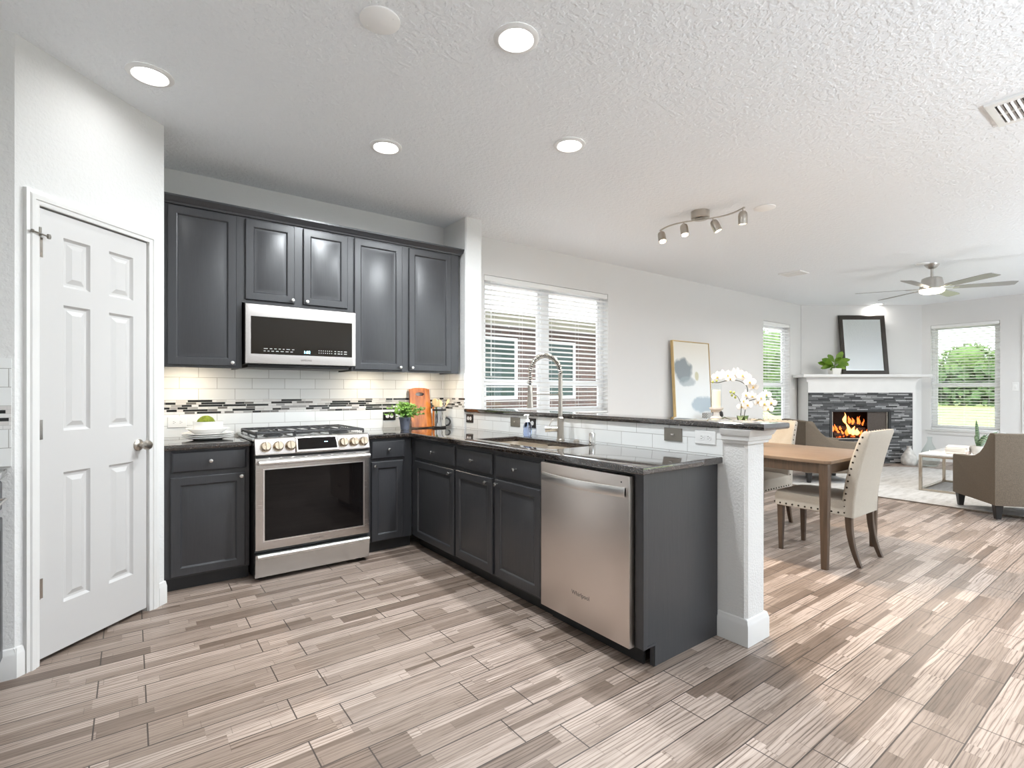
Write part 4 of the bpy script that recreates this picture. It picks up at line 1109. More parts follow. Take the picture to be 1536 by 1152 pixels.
# ------------------------------------------------------------------ ceiling fixtures
def can(x, y, label, watts=CAN_W, col=(.91, .965, 1), r=.1, spread=172):
    o = thing('recessed_light', label, 'light', (x, y, H), group='recessed ceiling lights')
    mb = MB(); mb.lathe([(r, -.0005), (r + .001, -.004), (r - .008, -.011), (r - .022, -.012), (r - .026, -.009), (r - .034, -.0025)], (x, y, H), 36, cap=False); mb.build('trim_ring', 'white', o)
    mb = MB(); mb.lathe([(r - .034, -.003), (.0, -.003)], (x, y, H), 30, cap=False); mb.build('lens', 'lens', o)
    L = bpy.data.objects.new('can_lamp', bpy.data.lights.new('can_lamp', 'AREA')); C.objects.link(L)
    L.data.shape = 'DISK'; L.data.size = 2 * r - .07; L.data.energy = watts; L.data.color = col; L.data.spread = math.radians(spread)
    L.parent = o; L.location = (0, 0, -.0135)
    return o
can(.077, 3.10, 'lit recessed ceiling light in front of the pantry door wall', .7, spread=165)
can(1.36, 1.81, 'lit recessed ceiling light near the round blank cover, over the kitchen floor', 13)
can(1.30, 3.11, 'lit recessed ceiling light above the front of the gas range', 17)
can(2.216, 2.39, 'lit recessed ceiling light above the sink and bar top', 36)
can(10.70, 3.46, 'small lit recessed ceiling light in front of the leaning mirror', 1.5, (1, .95, .9))
for x, y in ((.05, .5), (1.36, -.8), (.3, -2.4)): can(x, y, 'added unseen ceiling fill light behind the camera over the kitchen', 3)  # unseen cans added as fill behind the camera
for x, y in ((4.6, -1.3), (4.9, -2.8), (7.2, -1.0), (7.2, -2.8), (9.6, -.9), (9.6, -2.6)): can(x, y, 'added unseen ceiling fill light over the open living area', 32, (.80, .91, 1))  # unseen cans added so floor bounce brightens the ceiling

def fill_uplight(x, y, label, watts):  # unseen uplights added to brighten the ceiling
    o = thing('added_uplight', label, 'lamp', (x, y, 0))
    mb = MB(); mb.lathe([(.0, .001), (.14, .001), (.14, .015), (.02, .03), (.0, .03)], (x, y, 0), 28); mb.build('base', 'nickel', o)
    mb = MB(); mb.lathe([(.012, .03), (.012, 1.66)], (x, y, 0), 14); mb.build('pole', 'nickel', o)
    mb = MB(); mb.lathe([(.0, 1.655), (.03, 1.66), (.12, 1.70), (.19, 1.78), (.185, 1.78), (.115, 1.71), (.03, 1.672), (.0, 1.67)], (x, y, 0), 32, cap=False); mb.build('lamp_shade', 'white', o)
    mb = MB(); mb.lathe([(.0, 1.70), (.02, 1.705), (.028, 1.73), (.02, 1.755), (.0, 1.76)], (x, y, 0), 16, cap=False); mb.build('bulb', 'lens', o)
    L = bpy.data.objects.new('torchiere_lamp', bpy.data.lights.new('torchiere_lamp', 'SPOT')); C.objects.link(L)
    L.data.energy = watts; L.data.color = (.86, .94, 1); L.data.spot_size = math.radians(172); L.data.spot_blend = .3; L.data.shadow_soft_size = .06
    L.parent = o; L.location = (0, 0, 1.80); L.rotation_euler = (PI, 0, 0)
fill_uplight(2.9, -1.5, 'added fill uplight standing unseen behind the camera near the dining area', FILL_UP_W)
fill_uplight(.2, -1.9, 'added fill uplight standing unseen behind the camera near the kitchen', FILL_UP_W * .22)
fill_uplight(7.0, -1.5, 'added fill uplight standing unseen in the living area', FILL_UP_W)
def disc(x, y, r, label, name='ceiling_cover', cat='cover'):
    mb = MB(); mb.lathe([(r, -.0005), (r, -.006), (r - .006, -.009), (.0, -.011)], (x, y, H), 36, cap=False)
    mb.lathe([(.004, -.0118), (.0, -.0125)], (x + r * .45, y - r * .6, H), 8); mb.lathe([(.004, -.0118), (.0, -.0125)], (x - r * .45, y + r * .6, H), 8)
    return tag(mb.build(name, 'coverw', at=(x, y, H)), label, cat)
disc(.836, 2.062, .083, 'round white blank cover on the ceiling with two screws, nearest the pantry')
disc(4.30, 2.215, .085, 'round white blank cover on the ceiling beside the track light')
disc(7.73, 2.03, .07, 'small round white cover on the ceiling right beside the fan canopy')
def register(label, x0, x1, y0, y1, n, rows, k_=.55):
    o = thing('ceiling_vent', label, 'vent', ((x0 + x1) / 2, (y0 + y1) / 2, H))
    mb = MB(); mb.box(x0 + .02, x1 - .02, y0 + .02, y1 - .02, H - .003, H - .001); mb.build('backing', 'ventshade' if rows == 2 and n == 16 else 'white', o, smooth=0)
    ys_ = [y0, y0 + .026] ; yy = y0 + .026; rh = (y1 - y0 - .052 - .008 * (rows - 1)) / rows
    for k in range(rows):
        yy += rh; ys_.append(yy)
        if k < rows - 1: yy += .008; ys_.append(yy)
    ys_.append(y1)
    mb = MB(); mb.grid([x0, x0 + .028, x1 - .028, x1], ys_, lambda i, j: not (i == 1 and j % 2 == 1), H - .012, H - .0005, XYZ, .002); mb.build('frame', 'white', o)
    mb = MB()
    for k in range(n):
        x = x0 + .03 + (x1 - x0 - .06) * (k + .5) / n
        a = (x1 - x0 - .06) / n * (.24 if n == 16 else .4)
        mb.hexa([(x - a - .001, y0 + .02, H - .0035), (x - a + .001, y0 + .02, H - .0035), (x - a + .001, y1 - .02, H - .0035), (x - a - .001, y1 - .02, H - .0035),
                 (x + a - .001, y0 + .02, H - .016), (x + a + .001, y0 + .02, H - .016), (x + a + .001, y1 - .02, H - .016), (x + a - .001, y1 - .02, H - .016)])
    mb.build('slats', 'white', o, smooth=0)
o = thing('ceiling_vent', 'large white ceiling air vent with two rows of short louvres over the dining area', 'vent', (3.89, .4, H))
vx0, vx1, vy0, vy1 = 3.71, 4.065, .10, .705
mb = MB(); mb.box(vx0 + .02, vx1 - .02, vy0 + .02, vy1 - .02, H - .002, H - .001); mb.build('backing', 'ventshade', o, smooth=0)  # dark sheet stands in for the shade behind the louvres
mb = MB(); mb.grid([vx0, vx0 + .045, (vx0 + vx1) / 2 - .009, (vx0 + vx1) / 2 + .009, vx1 - .045, vx1], [vy0, vy0 + .035, vy1 - .035, vy1], lambda i, j: not (i in (1, 3) and j == 1), H - .014, H - .0005, XYZ, .002); mb.build('frame', 'white', o)
mb = MB(); yy = vy0 + .05
while yy < vy1 - .04:
    mb.hexa([(vx0 + .04, yy - .001, H - .004), (vx1 - .04, yy - .001, H - .004), (vx1 - .04, yy + .001, H - .004), (vx0 + .04, yy + .001, H - .004),
             (vx0 + .04, yy + .013, H - .019), (vx1 - .04, yy + .013, H - .019), (vx1 - .04, yy + .015, H - .019), (vx0 + .04, yy + .015, H - .019)])
    yy += .026
mb.build('slats', 'white', o, smooth=0)
register('white ceiling air vent on the living room ceiling before the fireplace', 6.87, 7.14, 3.08, 3.36, 12, 2)

# track light
tc = Vector((3.95, 2.60, H))
o = thing('track_light', 'brushed nickel track light with a wavy bar and four spot heads', 'light', tuple(tc))
mb = MB(); mb.lathe([(.077, 0), (.077, -.058), (.072, -.064), (.0, -.066)], tc, 32); mb.build('canopy', 'nickel', o)
bar = []
ya, yb = 2.99, 2.20
for k in range(41):
    f = k / 40; y = ya + (yb - ya) * f; x = 3.93 + .075 * math.sin(2 * PI * (f - .5) * .9) * (1 if True else 0)
    bar.append(Vector((x, y, H - .078 + .0 * f)))
mb = MB(); secs = [[p + Vector((a, 0, b)) for a, b in ((-.008, -.004), (.008, -.004), (.008, .004), (-.008, .004))] for p in bar]; mb.loft(secs)
mb.box(3.90, 3.96, 2.59 - .03, 2.59 + .03, H - .0745, H - .066); mb.build('bar', 'nickel', o)
aims = [(-.20, -.34, -1), (-.16, -.25, -1), (.28, -.35, -1), (.15, .1, -1)]
for k, (i, am) in enumerate(zip((1, 14, 25, 39), aims)):
    p = bar[i]; d = Vector(am).normalized(); q = p + Vector((0, 0, -.022))
    mb = MB(); mb.tube([p, q], .005, 8); c0 = q
    mb.lathe([(.0, -.002), (.020, .0), (.031, .012), (.035, .035), (.035, .102), (.031, .102), (.030, .04), (.0, .03)], c0, 24, d, cap=False); hd_ = mb.build('spot_head', 'nickel', o)
    mb = MB(); mb.lathe([(.029, .094), (.0, .096)], c0, 20, d, cap=False); mb.build('bulb', 'warmlens', hd_)
    L = bpy.data.objects.new('track_lamp', bpy.data.lights.new('track_lamp', 'SPOT')); C.objects.link(L)
    L.data.energy = WARM_W * (2.2, 1.0, .5, .5)[k]; L.data.color = (1, .80, .58); L.data.spot_size = math.radians(110); L.data.spot_blend = .5; L.data.shadow_soft_size = .025
    L.parent = o; L.location = c0 + d * .11 - tc; L.rotation_euler = d.to_track_quat('-Z', 'Y').to_euler()

# ceiling fan
fc = Vector((7.85, 1.97, H)); hub = Vector((7.85, 1.97, 2.505))
o = thing('ceiling_fan', 'brushed nickel ceiling fan with six slim blades and a lit round lamp', 'fan', tuple(fc))
mb = MB(); mb.lathe([(.075, 0), (.072, -.018), (.045, -.05), (.022, -.062)], fc, 28); mb.build('canopy', 'fanmetal', o)
mb = MB(); mb.lathe([(.014, -.055), (.014, -.165), (.035, -.168), (.035, -.185)], fc, 16); mb.build('downrod', 'fanmetal', o)
mb = MB(); mb.lathe([(.0, .130), (.075, .128), (.100, .115), (.118, .03), (.125, .0), (.125, -.02), (.0, -.022)], hub, 36, cap=False); mb.build('motor', 'fanmetal', o)
mb = MB(); mb.lathe([(.125, -.022), (.122, -.045), (.095, -.062), (.0, -.068)], hub, 36, cap=False); mb.build('lamp_bowl', 'warmlens', o)
for k in range(6):
    a = math.radians(34 + 60 * k - math.degrees(YAW)); d = Vector((math.cos(a), math.sin(a), 0)); s_ = Vector((-d.y, d.x, 0)); p_ = -.16
    mb = MB(); secs = []
    for r_, w_ in ((.21, .045), (.30, .056), (.72, .070), (.785, .055)):
        c_ = hub + d * r_ + Vector((0, 0, -.005)); e = s_ * w_ + Vector((0, 0, p_ * w_)); nz = Vector((0, 0, .003))
        secs.append([c_ - e - nz, c_ + e - nz, c_ + e + nz, c_ - e + nz])
    mb.loft(secs); bl_ = mb.build('blade', 'fanblade', o, smooth=0)
    mb = MB(); mb.box(.10, .26, -.016, .016, -.012, -.004, .002, B=Basis(hub, d, s_, (0, 0, 1))); mb.build('blade_iron', 'fanmetal', bl_)
L = bpy.data.objects.new('fan_lamp', bpy.data.lights.new('fan_lamp', 'AREA')); C.objects.link(L)
L.data.shape = 'DISK'; L.data.size = .22; L.data.energy = 26; L.data.color = (1, .92, .82); L.parent = o; L.location = hub - fc + Vector((0, 0, -.075))

# ------------------------------------------------------------------ dining table and chairs
TX0, TX1, TY0, TY1, TZ = 3.83, 4.80, 1.525, 3.30, .76
o = thing('dining_table', 'rectangular brown wooden dining table with clipped corners and square legs', 'table', ((TX0 + TX1) / 2, (TY0 + TY1) / 2, 0))
ch = .035
mb = MB(); mb.prism([(TX0 + ch, TY0), (TX1 - ch, TY0), (TX1, TY0 + ch), (TX1, TY1 - ch), (TX1 - ch, TY1), (TX0 + ch, TY1), (TX0, TY1 - ch), (TX0, TY0 + ch)], TZ - .022, TZ, XYZ, .003); mb.build('tabletop', 'table', o)
mb = MB(); i_ = .03
for a, b, c_, d_ in ((TX0 + .06, TX1 - .06, TY0 + i_, TY0 + i_ + .022), (TX0 + .06, TX1 - .06, TY1 - i_ - .022, TY1 - i_), (TX0 + i_, TX0 + i_ + .022, TY0 + .06, TY1 - .06), (TX1 - i_ - .022, TX1 - i_, TY0 + .06, TY1 - .06)):
    mb.box(a, b, c_, d_, TZ - .095, TZ - .0225)
mb.build('apron', 'tleg', o, smooth=0)
for sx_ in (0, 1):
    for sy_ in (0, 1):
        cx_ = TX0 + .045 if sx_ == 0 else TX1 - .045; cy_ = TY0 + .045 if sy_ == 0 else TY1 - .045
        mb = MB(); mb.loft([rr(cx_, cy_, w_, w_, .010, z, 2) for w_, z in ((.044, .001), (.050, .2), (.062, .62), (.064, TZ - .023))]); mb.build('leg', 'tleg', o)

def dining_chair(label, loc, rz):
    o = thing('dining_chair', label, 'chair', loc, rz, 'nail-trimmed dining chairs')
    def put(mb, n, m, **k): return mb.build(n, m, o, local=True, **k)
    # seat, local: faces +y
    mb = MB(); mb.loft([rr(0, .02, .44, .50, .03, .350), rr(0, .02, .46, .53, .035, .356), rr(0, .02, .465, .535, .04, .43), rr(0, .02, .45, .52, .05, .458), rr(0, .02, .38, .44, .08, .470), rr(0, .02, .2, .24, .08, .473)]); put(mb, 'seat', 'linen')
    prof = [(.345, -.235, .082), (.45, -.238, .085), (.60, -.258, .082), (.75, -.290, .078), (.88, -.328, .072), (.945, -.352, .066), (.962, -.358, .052)]
    mb = MB(); mb.loft([rr(0, y, .452 if z < .95 else .434, th, min(.018, th / 2 - .003), z) for z, y, th in prof])
    put(mb, 'backrest', 'linen')
    mb = MB()
    def stud(p, d): mb.lathe([(.0075, -.001), (.0062, .003), (.0030, .005), (.0, .0055)], p, 8, d)
    for k in range(13):
        z = .375 + k * .0455
        for q in range(len(prof) - 1):
            if prof[q][0] <= z <= prof[q + 1][0]:
                f = (z - prof[q][0]) / (prof[q + 1][0] - prof[q][0]); y = prof[q][1] + f * (prof[q + 1][1] - prof[q][1]); th = prof[q][2] + f * (prof[q + 1][2] - prof[q][2])
        for s_ in (-1, 1): stud((s_ * .2262, y + th / 2 - .022, z), (s_, 0, 0))
    for k in range(10):
        y = -.18 + k * .046
        for s_ in (-1, 1): stud((s_ * .2315, y, .371), (s_, 0, 0))
    for k in range(10): stud((-.207 + k * .046, .2865, .371), (0, 1, 0))
    for k in range(9): stud((-.19 + k * .0475, prof[-2][1], .9615), (0, 0, 1))
    put(mb, 'nail_trim', 'nail')
    for s_ in (-1, 1):
        mb = MB(); mb.loft([rr(s_ * .19, .245, w_, w_, .006, z, 2) for w_, z in ((.030, .001), (.046, .352))]); put(mb, 'leg', 'cleg')
        mb = MB(); mb.loft([rr(s_ * .195, y, w_, w_ * 1.05, .006, z, 2) for y, w_, z in [(-.236 - .070 * (1 - k / 10) ** 2.2, .030 + .014 * k / 10, .001 + .0351 * k) for k in range(11)]]); put(mb, 'leg', 'cleg')
    return o
dining_chair('cream nail-trimmed dining chair pushed in at the open end of the wooden table', (4.30, 1.74, 0), 0)
dining_chair('cream nail-trimmed dining chair on the long side of the table, mostly behind the post', (4.70, 2.52, 0), PI / 2)

# ------------------------------------------------------------------ candle and orchid on the dining table
cx_, cy_ = 4.381, 2.714
o = thing('candle_holder', 'turned whitewashed candlestick with a glass sleeve standing on the dining table', 'candle holder', (cx_, cy_, TZ))
mb = MB(); mb.lathe([(.065, 0), (.065, .012), (.045, .022), (.028, .05), (.024, .10), (.034, .115), (.034, .125), (.024, .14), (.022, .19), (.046, .21), (.052, .235), (.030, .255), (.026, .285), (.040, .30), (.062, .315), (.064, .330), (.0, .332)], (cx_, cy_, TZ), 28); mb.build('pedestal', 'candlewood', o)
mb = MB(); mb.lathe([(.0465, .333), (.0465, .548), (.0445, .548), (.0445, .333)], (cx_, cy_, TZ), 32, cap=False); mb.build('glass_sleeve', 'glassw', o)
mb = MB(); mb.lathe([(.037, .334), (.037, .49), (.033, .494), (.0, .488)], (cx_, cy_, TZ), 28); c = mb.build('pillar_candle', 'wax', at=(cx_, cy_, TZ + .334)); tag(c, 'ivory pillar candle inside the glass sleeve of the candlestick', 'candle')
mb = MB(); mb.tube([(cx_, cy_, TZ + .488), (cx_ + .002, cy_, TZ + .50)], .0012, 5); mb.build('wick', 'black', c)

ox, oy = 4.35, 2.45; oz = 4.57
o = thing('potted_orchid', 'white orchid with two arching sprays standing on the dining table', 'plant', (ox, oy, TZ))
mb = MB(); mb.lathe([(.0, .001), (.055, .001), (.075, .10), (.078, .13), (.073, .13), (.068, .11), (.0, .11)], (ox, oy, TZ), 28, cap=False); mb.build('pot', 'whitepot', o)
mb = MB(); mb.lathe([(.069, .114), (.0, .12)], (ox, oy, TZ), 20, cap=False); mb.build('soil', 'moss', o)
def OP(x, y, dv=0.0): return Vector(FP((x - 774) * (oz + dv) / 770, oz + dv, 1.244 - (y - 586.5) * (oz + dv) / 770))
lat0 = OP(1112, 640)
def spline(P, n=8):
    out = []
    for i in range(len(P) - 1):
        p0, p1, p2, p3 = P[max(i - 1, 0)], P[i], P[i + 1], P[min(i + 2, len(P) - 1)]
        for k in range(n):
            t_ = k / n; out.append(.5 * ((2 * p1) + (p2 - p0) * t_ + (2 * p0 - 5 * p1 + 4 * p2 - p3) * t_ ** 2 + (3 * p1 - p0 - 3 * p2 + p3) * t_ ** 3))
    return out + [P[-1]]
foot = Vector((ox, oy, TZ + .115))
s1 = spline([foot, OP(1115, 632), OP(1120, 600, .02), OP(1121, 582, .03), OP(1114, 574, .02), OP(1102, 570, 0), OP(1090, 571, -.03), OP(1077, 574, -.05), OP(1066, 573, -.06)])
s2 = spline([foot + Vector((.01, -.01, 0)), OP(1111, 632, -.02), OP(1112, 612, -.03), OP(1113, 603, -.02), OP(1124, 601, 0), OP(1138, 598, .03), OP(1150, 601, .05), OP(1158, 608, .05)])
s3 = spline([OP(1112, 606, -.03), OP(1107, 596, -.06), OP(1102, 592, -.09), OP(1096, 588, -.10)])
for s_ in (s1, s2, s3):
    mb = MB(); mb.tube(s_, .0035 if s_ is not s3 else .0022, 6); mb.build('stem', 'ostem', o)
mb = MB(); mb.tube([foot + Vector((-.01, 0, 0)), OP(1111, 620, -.03)], .004, 6); mb.build('stake', 'ostem', o)
def blossom(c, size, face):
    face = Vector(face).normalized(); e1 = face.orthogonal().normalized(); e2 = face.cross(e1)
    up = Vector((0, 0, 1)); up = (up - face * up.dot(face)).normalized(); sd = face.cross(up); mb = MB()
    for ang, l_, w_, back in ((90, 1, .36, -.1), (210, 1, .36, -.1), (330, 1, .36, -.1), (5, 1.05, .62, .05), (175, 1.05, .62, .05)):
        a = math.radians(ang); d = sd * math.cos(a) + up * math.sin(a); q = face.cross(d); l_ *= size; w_ *= size
        mb.blade([c + face * .002, c + d * l_ * .35 + face * size * (.10 + back), c + d * l_ * .75 + face * size * (.12 + back), c + d * l_ + face * size * back], [w_ * .25, w_ * .85, w_ * .8, w_ * .12], q, .0015, .1)
    b_ = mb.build('blossom', 'petal', o, smooth=60)
    mb = MB(); mb.ico(c + face * size * .22 - up * size * .12, size * .17, 2, (1, 1, 1.3)); mb.build('lip', 'petalc', b_)
camdir = Vector((-SY, -CY, -.05))
spots1 = [(1076, 565), (1084, 562), (1092, 563), (1100, 560), (1106, 559), (1113, 563), (1119, 565), (1125, 573), (1130, 580), (1095, 568)]
spots2 = [(1118, 592), (1114, 601), (1121, 607), (1113, 610), (1128, 594), (1136, 603), (1141, 597), (1146, 605), (1149, 592), (1152, 613), (1157, 604)]
for i, (x, y) in enumerate(spots1 + spots2):
    f = camdir + Vector((R.uniform(-.6, .6), R.uniform(-.6, .6), R.uniform(-.2, .4)))
    blossom(OP(x, y, R.uniform(-.05, .05) - .03), R.uniform(.042, .052), f)
for x, y, dv in ((1069, 573, -.06), (1075, 571, -.06), (1101, 589, -.09), (1096, 588, -.1), (1103, 596, -.08), (1098, 593, -.1)):
    mb = MB(); mb.ico(OP(x, y, dv), .010, 2, (1, 1, 1.25)); mb.build('bud', 'bud', o)
for a, l_, up_ in ((.3, .22, .14), (2.2, .2, .13), (3.6, .2, .15), (5.2, .22, .12)):
    d = Vector((math.cos(a), math.sin(a), 0)); p = Vector((ox, oy, TZ + .115))
    mb = MB(); mb.blade([p, p + d * l_ * .35 + Vector((0, 0, up_ * .8)), p + d * l_ * .7 + Vector((0, 0, up_)), p + d * l_ + Vector((0, 0, up_ * .7))], [.012, .032, .030, .002], Vector((-d.y, d.x, 0)), .002, .2); mb.build('leaf', 'oleaf', o)

# ------------------------------------------------------------------ console, painting and small box at the window wall
o = thing('console_table', 'pale narrow console table along the window wall under the painting', 'table', (6.4, 4.12, 0))
mb = MB(); mb.box(5.55, 7.25, 3.93, 4.30, .815, .85, .004); mb.build('top', 'console', o)
for x in (5.60, 7.20):
    for y in (3.97, 4.26):
        mb = MB(); mb.box(x - .025, x + .025, y - .025, y + .025, .001, .8145, .003); mb.build('leg', 'console', o)
mb = MB(); mb.box(5.626, 7.174, 3.955, 3.975, .74, .8145); mb.box(5.626, 7.174, 4.255, 4.275, .74, .8145); mb.build('apron', 'console', o, smooth=0)
ax, az = 6.26, .851; lean = .055
th_ = math.atan2(lean, 1.08)
BA = Basis((ax, 4.245, az), (1, 0, 0), (0, math.sin(th_), math.cos(th_)), (0, -math.cos(th_), math.sin(th_)))
o = thing('framed_painting', 'abstract white and grey-blue painting in a thin gold frame leaning on the window wall', 'painting', (ax, 4.245, az))
mb = MB(); mb.grid([-.425, -.415, .415, .425], [0, .010, 1.07, 1.08], lambda i, j: not (i == 1 and j == 1), 0, .042, BA); mb.build('frame', 'gold', o, smooth=0)
mb = MB(); mb.box(-.412, .412, .013, 1.067, .006, .034, B=Basis((0, 0, 0), (1, 0, 0), (0, 0, 1), (0, -1, 0)))
c = mb.build('canvas', 'canvas', None)
me = c.data; me.transform(Matrix.Translation((0, 0, -.54))); c.parent = o
rot = Matrix.Rotation(-th_, 4, 'X'); c.matrix_basis = Matrix.Translation(Vector(BA(0, .54, 0)) - Vector((ax, 4.245, az))) @ rot
mb = MB(); mb.box(6.27, 6.40, 4.02, 4.10, .8505, .945, .003)
tag(mb.build('patterned_box', 'check', at=(6.335, 4.06, .8505)), 'small black and white checked box on the console below the painting', 'box')
mb = MB(); mb.lathe([(.0, .0), (.05, .0), (.075, .05), (.07, .095), (.045, .115), (.045, .13), (.04, .13), (.04, .112), (.064, .09), (.068, .05), (.0, .01)], (6.62, 4.08, .8505), 24, cap=False)
tag(mb.build('small_vase', 'darkplate', at=(6.62, 4.08, .8505)), 'small dark round vase on the console behind the candlestick', 'vase')

# ------------------------------------------------------------------ rug, coffee table, books, snake plant
rx = [(6.99, -.9), (7.00, 3.62), (9.95, 3.30), (10.35, -.9)]
rx = [(6.99, -.9), (10.2, -.9), (10.2, 2.72), (9.72, 3.22), (7.0, 3.62)]
o = thing('area_rug', 'large pale woven rug in front of the fireplace under the armchairs', 'rug', (8.5, 1.3, 0))
mb = MB(); mb.prism(rx, .0012, .012, XYZ, .003); mb.build('pile', 'rug', o)
mb = MB(); mb.tube([(p[0], p[1], .0075) for p in rx] + [(rx[0][0], rx[0][1], .0075)], .006, 6); mb.build('binding', 'rugedge', o)
KX0, KX1, KY0, KY1, KZ = 7.84, 8.85, .95, 2.10, .47; gz = .0125
o = thing('coffee_table', 'open box-frame coffee table with a pale glossy top beside the taupe armchair', 'table', ((KX0 + KX1) / 2, (KY0 + KY1) / 2, gz))
mb = MB(); mb.box(KX0, KX1, KY0, KY1, KZ - .018, KZ, .002); mb.build('top', 'whitemarble', o)
s_ = .032
for x in (KX0, KX1 - s_):
    for y in (KY0, KY1 - s_):
        mb = MB(); mb.box(x, x + s_, y, y + s_, gz, KZ - .0185, .002); mb.build('leg', 'champagne', o)
for nm, z in (('bottom_rail', gz), ('top_rail', KZ - .045)):
    for y in (KY0, KY1 - s_):
        mb = MB(); mb.box(KX0 + s_, KX1 - s_, y, y + s_, z, z + .026, .002); mb.build(nm, 'champagne', o)
    for x in (KX0, KX1 - s_):
        mb = MB(); mb.box(x, x + s_, KY0 + s_, KY1 - s_, z, z + .026, .002); mb.build(nm, 'champagne', o)
def book(label, z, h, rz, mat, w_=.28, l_=.2):
    o = thing('book', label, 'book', (8.20, 1.80, z), rz, 'books on the coffee table')
    mb = MB(); mb.box(-w_ / 2 + .004, w_ / 2 - .004, -l_ / 2 + .003, l_ / 2 - .004, .003, h - .003); mb.build('pages', 'page', o, local=True, smooth=0)
    mb = MB()
    for a, b in ((0, .003), (h - .003, h)): mb.box(-w_ / 2, w_ / 2, -l_ / 2, l_ / 2, a, b)
    mb.box(-w_ / 2, w_ / 2, -l_ / 2 - .003, -l_ / 2, 0, h); mb.build('cover', mat, o, local=True, smooth=0)
book('dusty pink book at the bottom of the small stack on the coffee table', KZ + .0005, .032, .05, 'bookp')
book('cream book lying in the middle of the coffee table stack', KZ + .033, .030, -.03, 'bookw', .27, .19)
book('cream book with a wider cover on top of the coffee table stack', KZ + .0635, .026, .12, 'bookw', .30, .20)
sx_, sy_ = 8.28, 1.62
o = thing('snake_plant', 'small banded snake plant in a pale round pot on the coffee table', 'plant', (sx_, sy_, KZ))
mb = MB(); mb.lathe([(.0, .0005), (.055, .0005), (.072, .03), (.076, .105), (.071, .105), (.066, .08), (.0, .08)], (sx_, sy_, KZ), 28, cap=False); mb.build('pot', 'greypot', o)
mb = MB(); mb.lathe([(.067, .09), (.0, .094)], (sx_, sy_, KZ), 20, cap=False); mb.build('soil', 'soil', o)
for u_, h_, w_, dv in ((-.03, .33, .026, 0), (.27, .19, .024, .03), (.06, .16, .03, -.05), (-.07, .15, .028, -.03), (.02, .13, .03, -.08), (.13, .15, .026, .06)):
    p = Vector((sx_, sy_, KZ + .088)); d = Vector(FP(u_, dv)) ; tip = p + d + Vector((0, 0, h_)); mid = p + d * .35 + Vector((0, 0, h_ * .5)); m2 = p + d * .68 + Vector((0, 0, h_ * .8))
    mb = MB(); mb.blade([p + d * .1, mid, m2, tip], [w_ * .6, w_, w_ * .75, .001], Vector((CY, -SY, 0)) if abs(u_) < .2 else Vector((SY * .3, CY * .3, .9)), .003, .25); mb.build('leaf', 'snake', o)

# ------------------------------------------------------------------ armchairs
def armchair(label, loc, rz):
    o = thing('armchair', label, 'armchair', loc, rz, 'taupe swoop-arm chairs')
    W2, TH = .36, .095
    side = [(-.385, .135), (-.385, .815), (-.372, .826), (-.31, .824), (-.285, .80), (-.25, .742), (-.20, .675), (-.14, .622), (-.06, .583), (.05, .563), (.20, .553), (.345, .548), (.362, .535), (.362, .130)]
    for s_, nm in ((-1, 'arm'), (1, 'arm')):
        B = Basis((s_ * (W2 - TH) if s_ > 0 else -W2, 0, 0), (0, 1, 0), (0, 0, 1), (1, 0, 0))
        mb = MB(); mb.prism(side, 0, TH, B, .012, 2); mb.build(nm, 'armfab', o, local=True)
    mb = MB(); xw = W2 - TH - .001
    mb.hexa([(-xw, -.384, .135), (xw, -.384, .135), (xw, -.26, .135), (-xw, -.26, .135), (-xw, -.384, .822), (xw, -.384, .822), (xw, -.30, .822), (-xw, -.30, .822)], .012); mb.build('backrest', 'armfab', o, local=True)
    mb = MB(); mb.box(-W2, W2, -.398, -.3855, .137, .818, .004); mb.build('back_panel', 'armfab', o, local=True)
    mb = MB(); mb.box(-xw, xw, -.258, .355, .130, .30, .008); mb.build('seat_base', 'armfab', o, local=True)
    mb = MB(); mb.box(-xw + .004, xw - .004, -.256, .372, .302, .445, .03, seg=3); mb.build('seat_cushion', 'armfab', o, local=True)
    mb = MB()
    for s_ in (-1, 1): mb.tube([(s_ * (W2 - .001), -.397, .14), (s_ * (W2 - .001), -.397, .815)], .004, 5)
    mb.build('welt', 'armfab', o, local=True)
    for sx_ in (-1, 1):
        for sy_ in (-1, 1):
            mb = MB(); cx_, cy_ = sx_ * (W2 - .05), (-.335 if sy_ < 0 else .31)
            mb.loft([rr(cx_ + sx_ * .004 * 0, cy_, w_, w_, .004, z, 1) for w_, z in ((.042, .0), (.066, .1345 if sy_ < 0 else .1295))]); mb.build('leg', 'armleg', o, local=True)
    return o
armchair('taupe upholstered armchair in front of the sill window, seen from behind', (7.12, 1.12, .0135), math.radians(-53.1))
armchair('taupe upholstered armchair beyond the dining table by the fireplace, seen from the side', (7.75, 3.17, .0135), math.radians(-131))

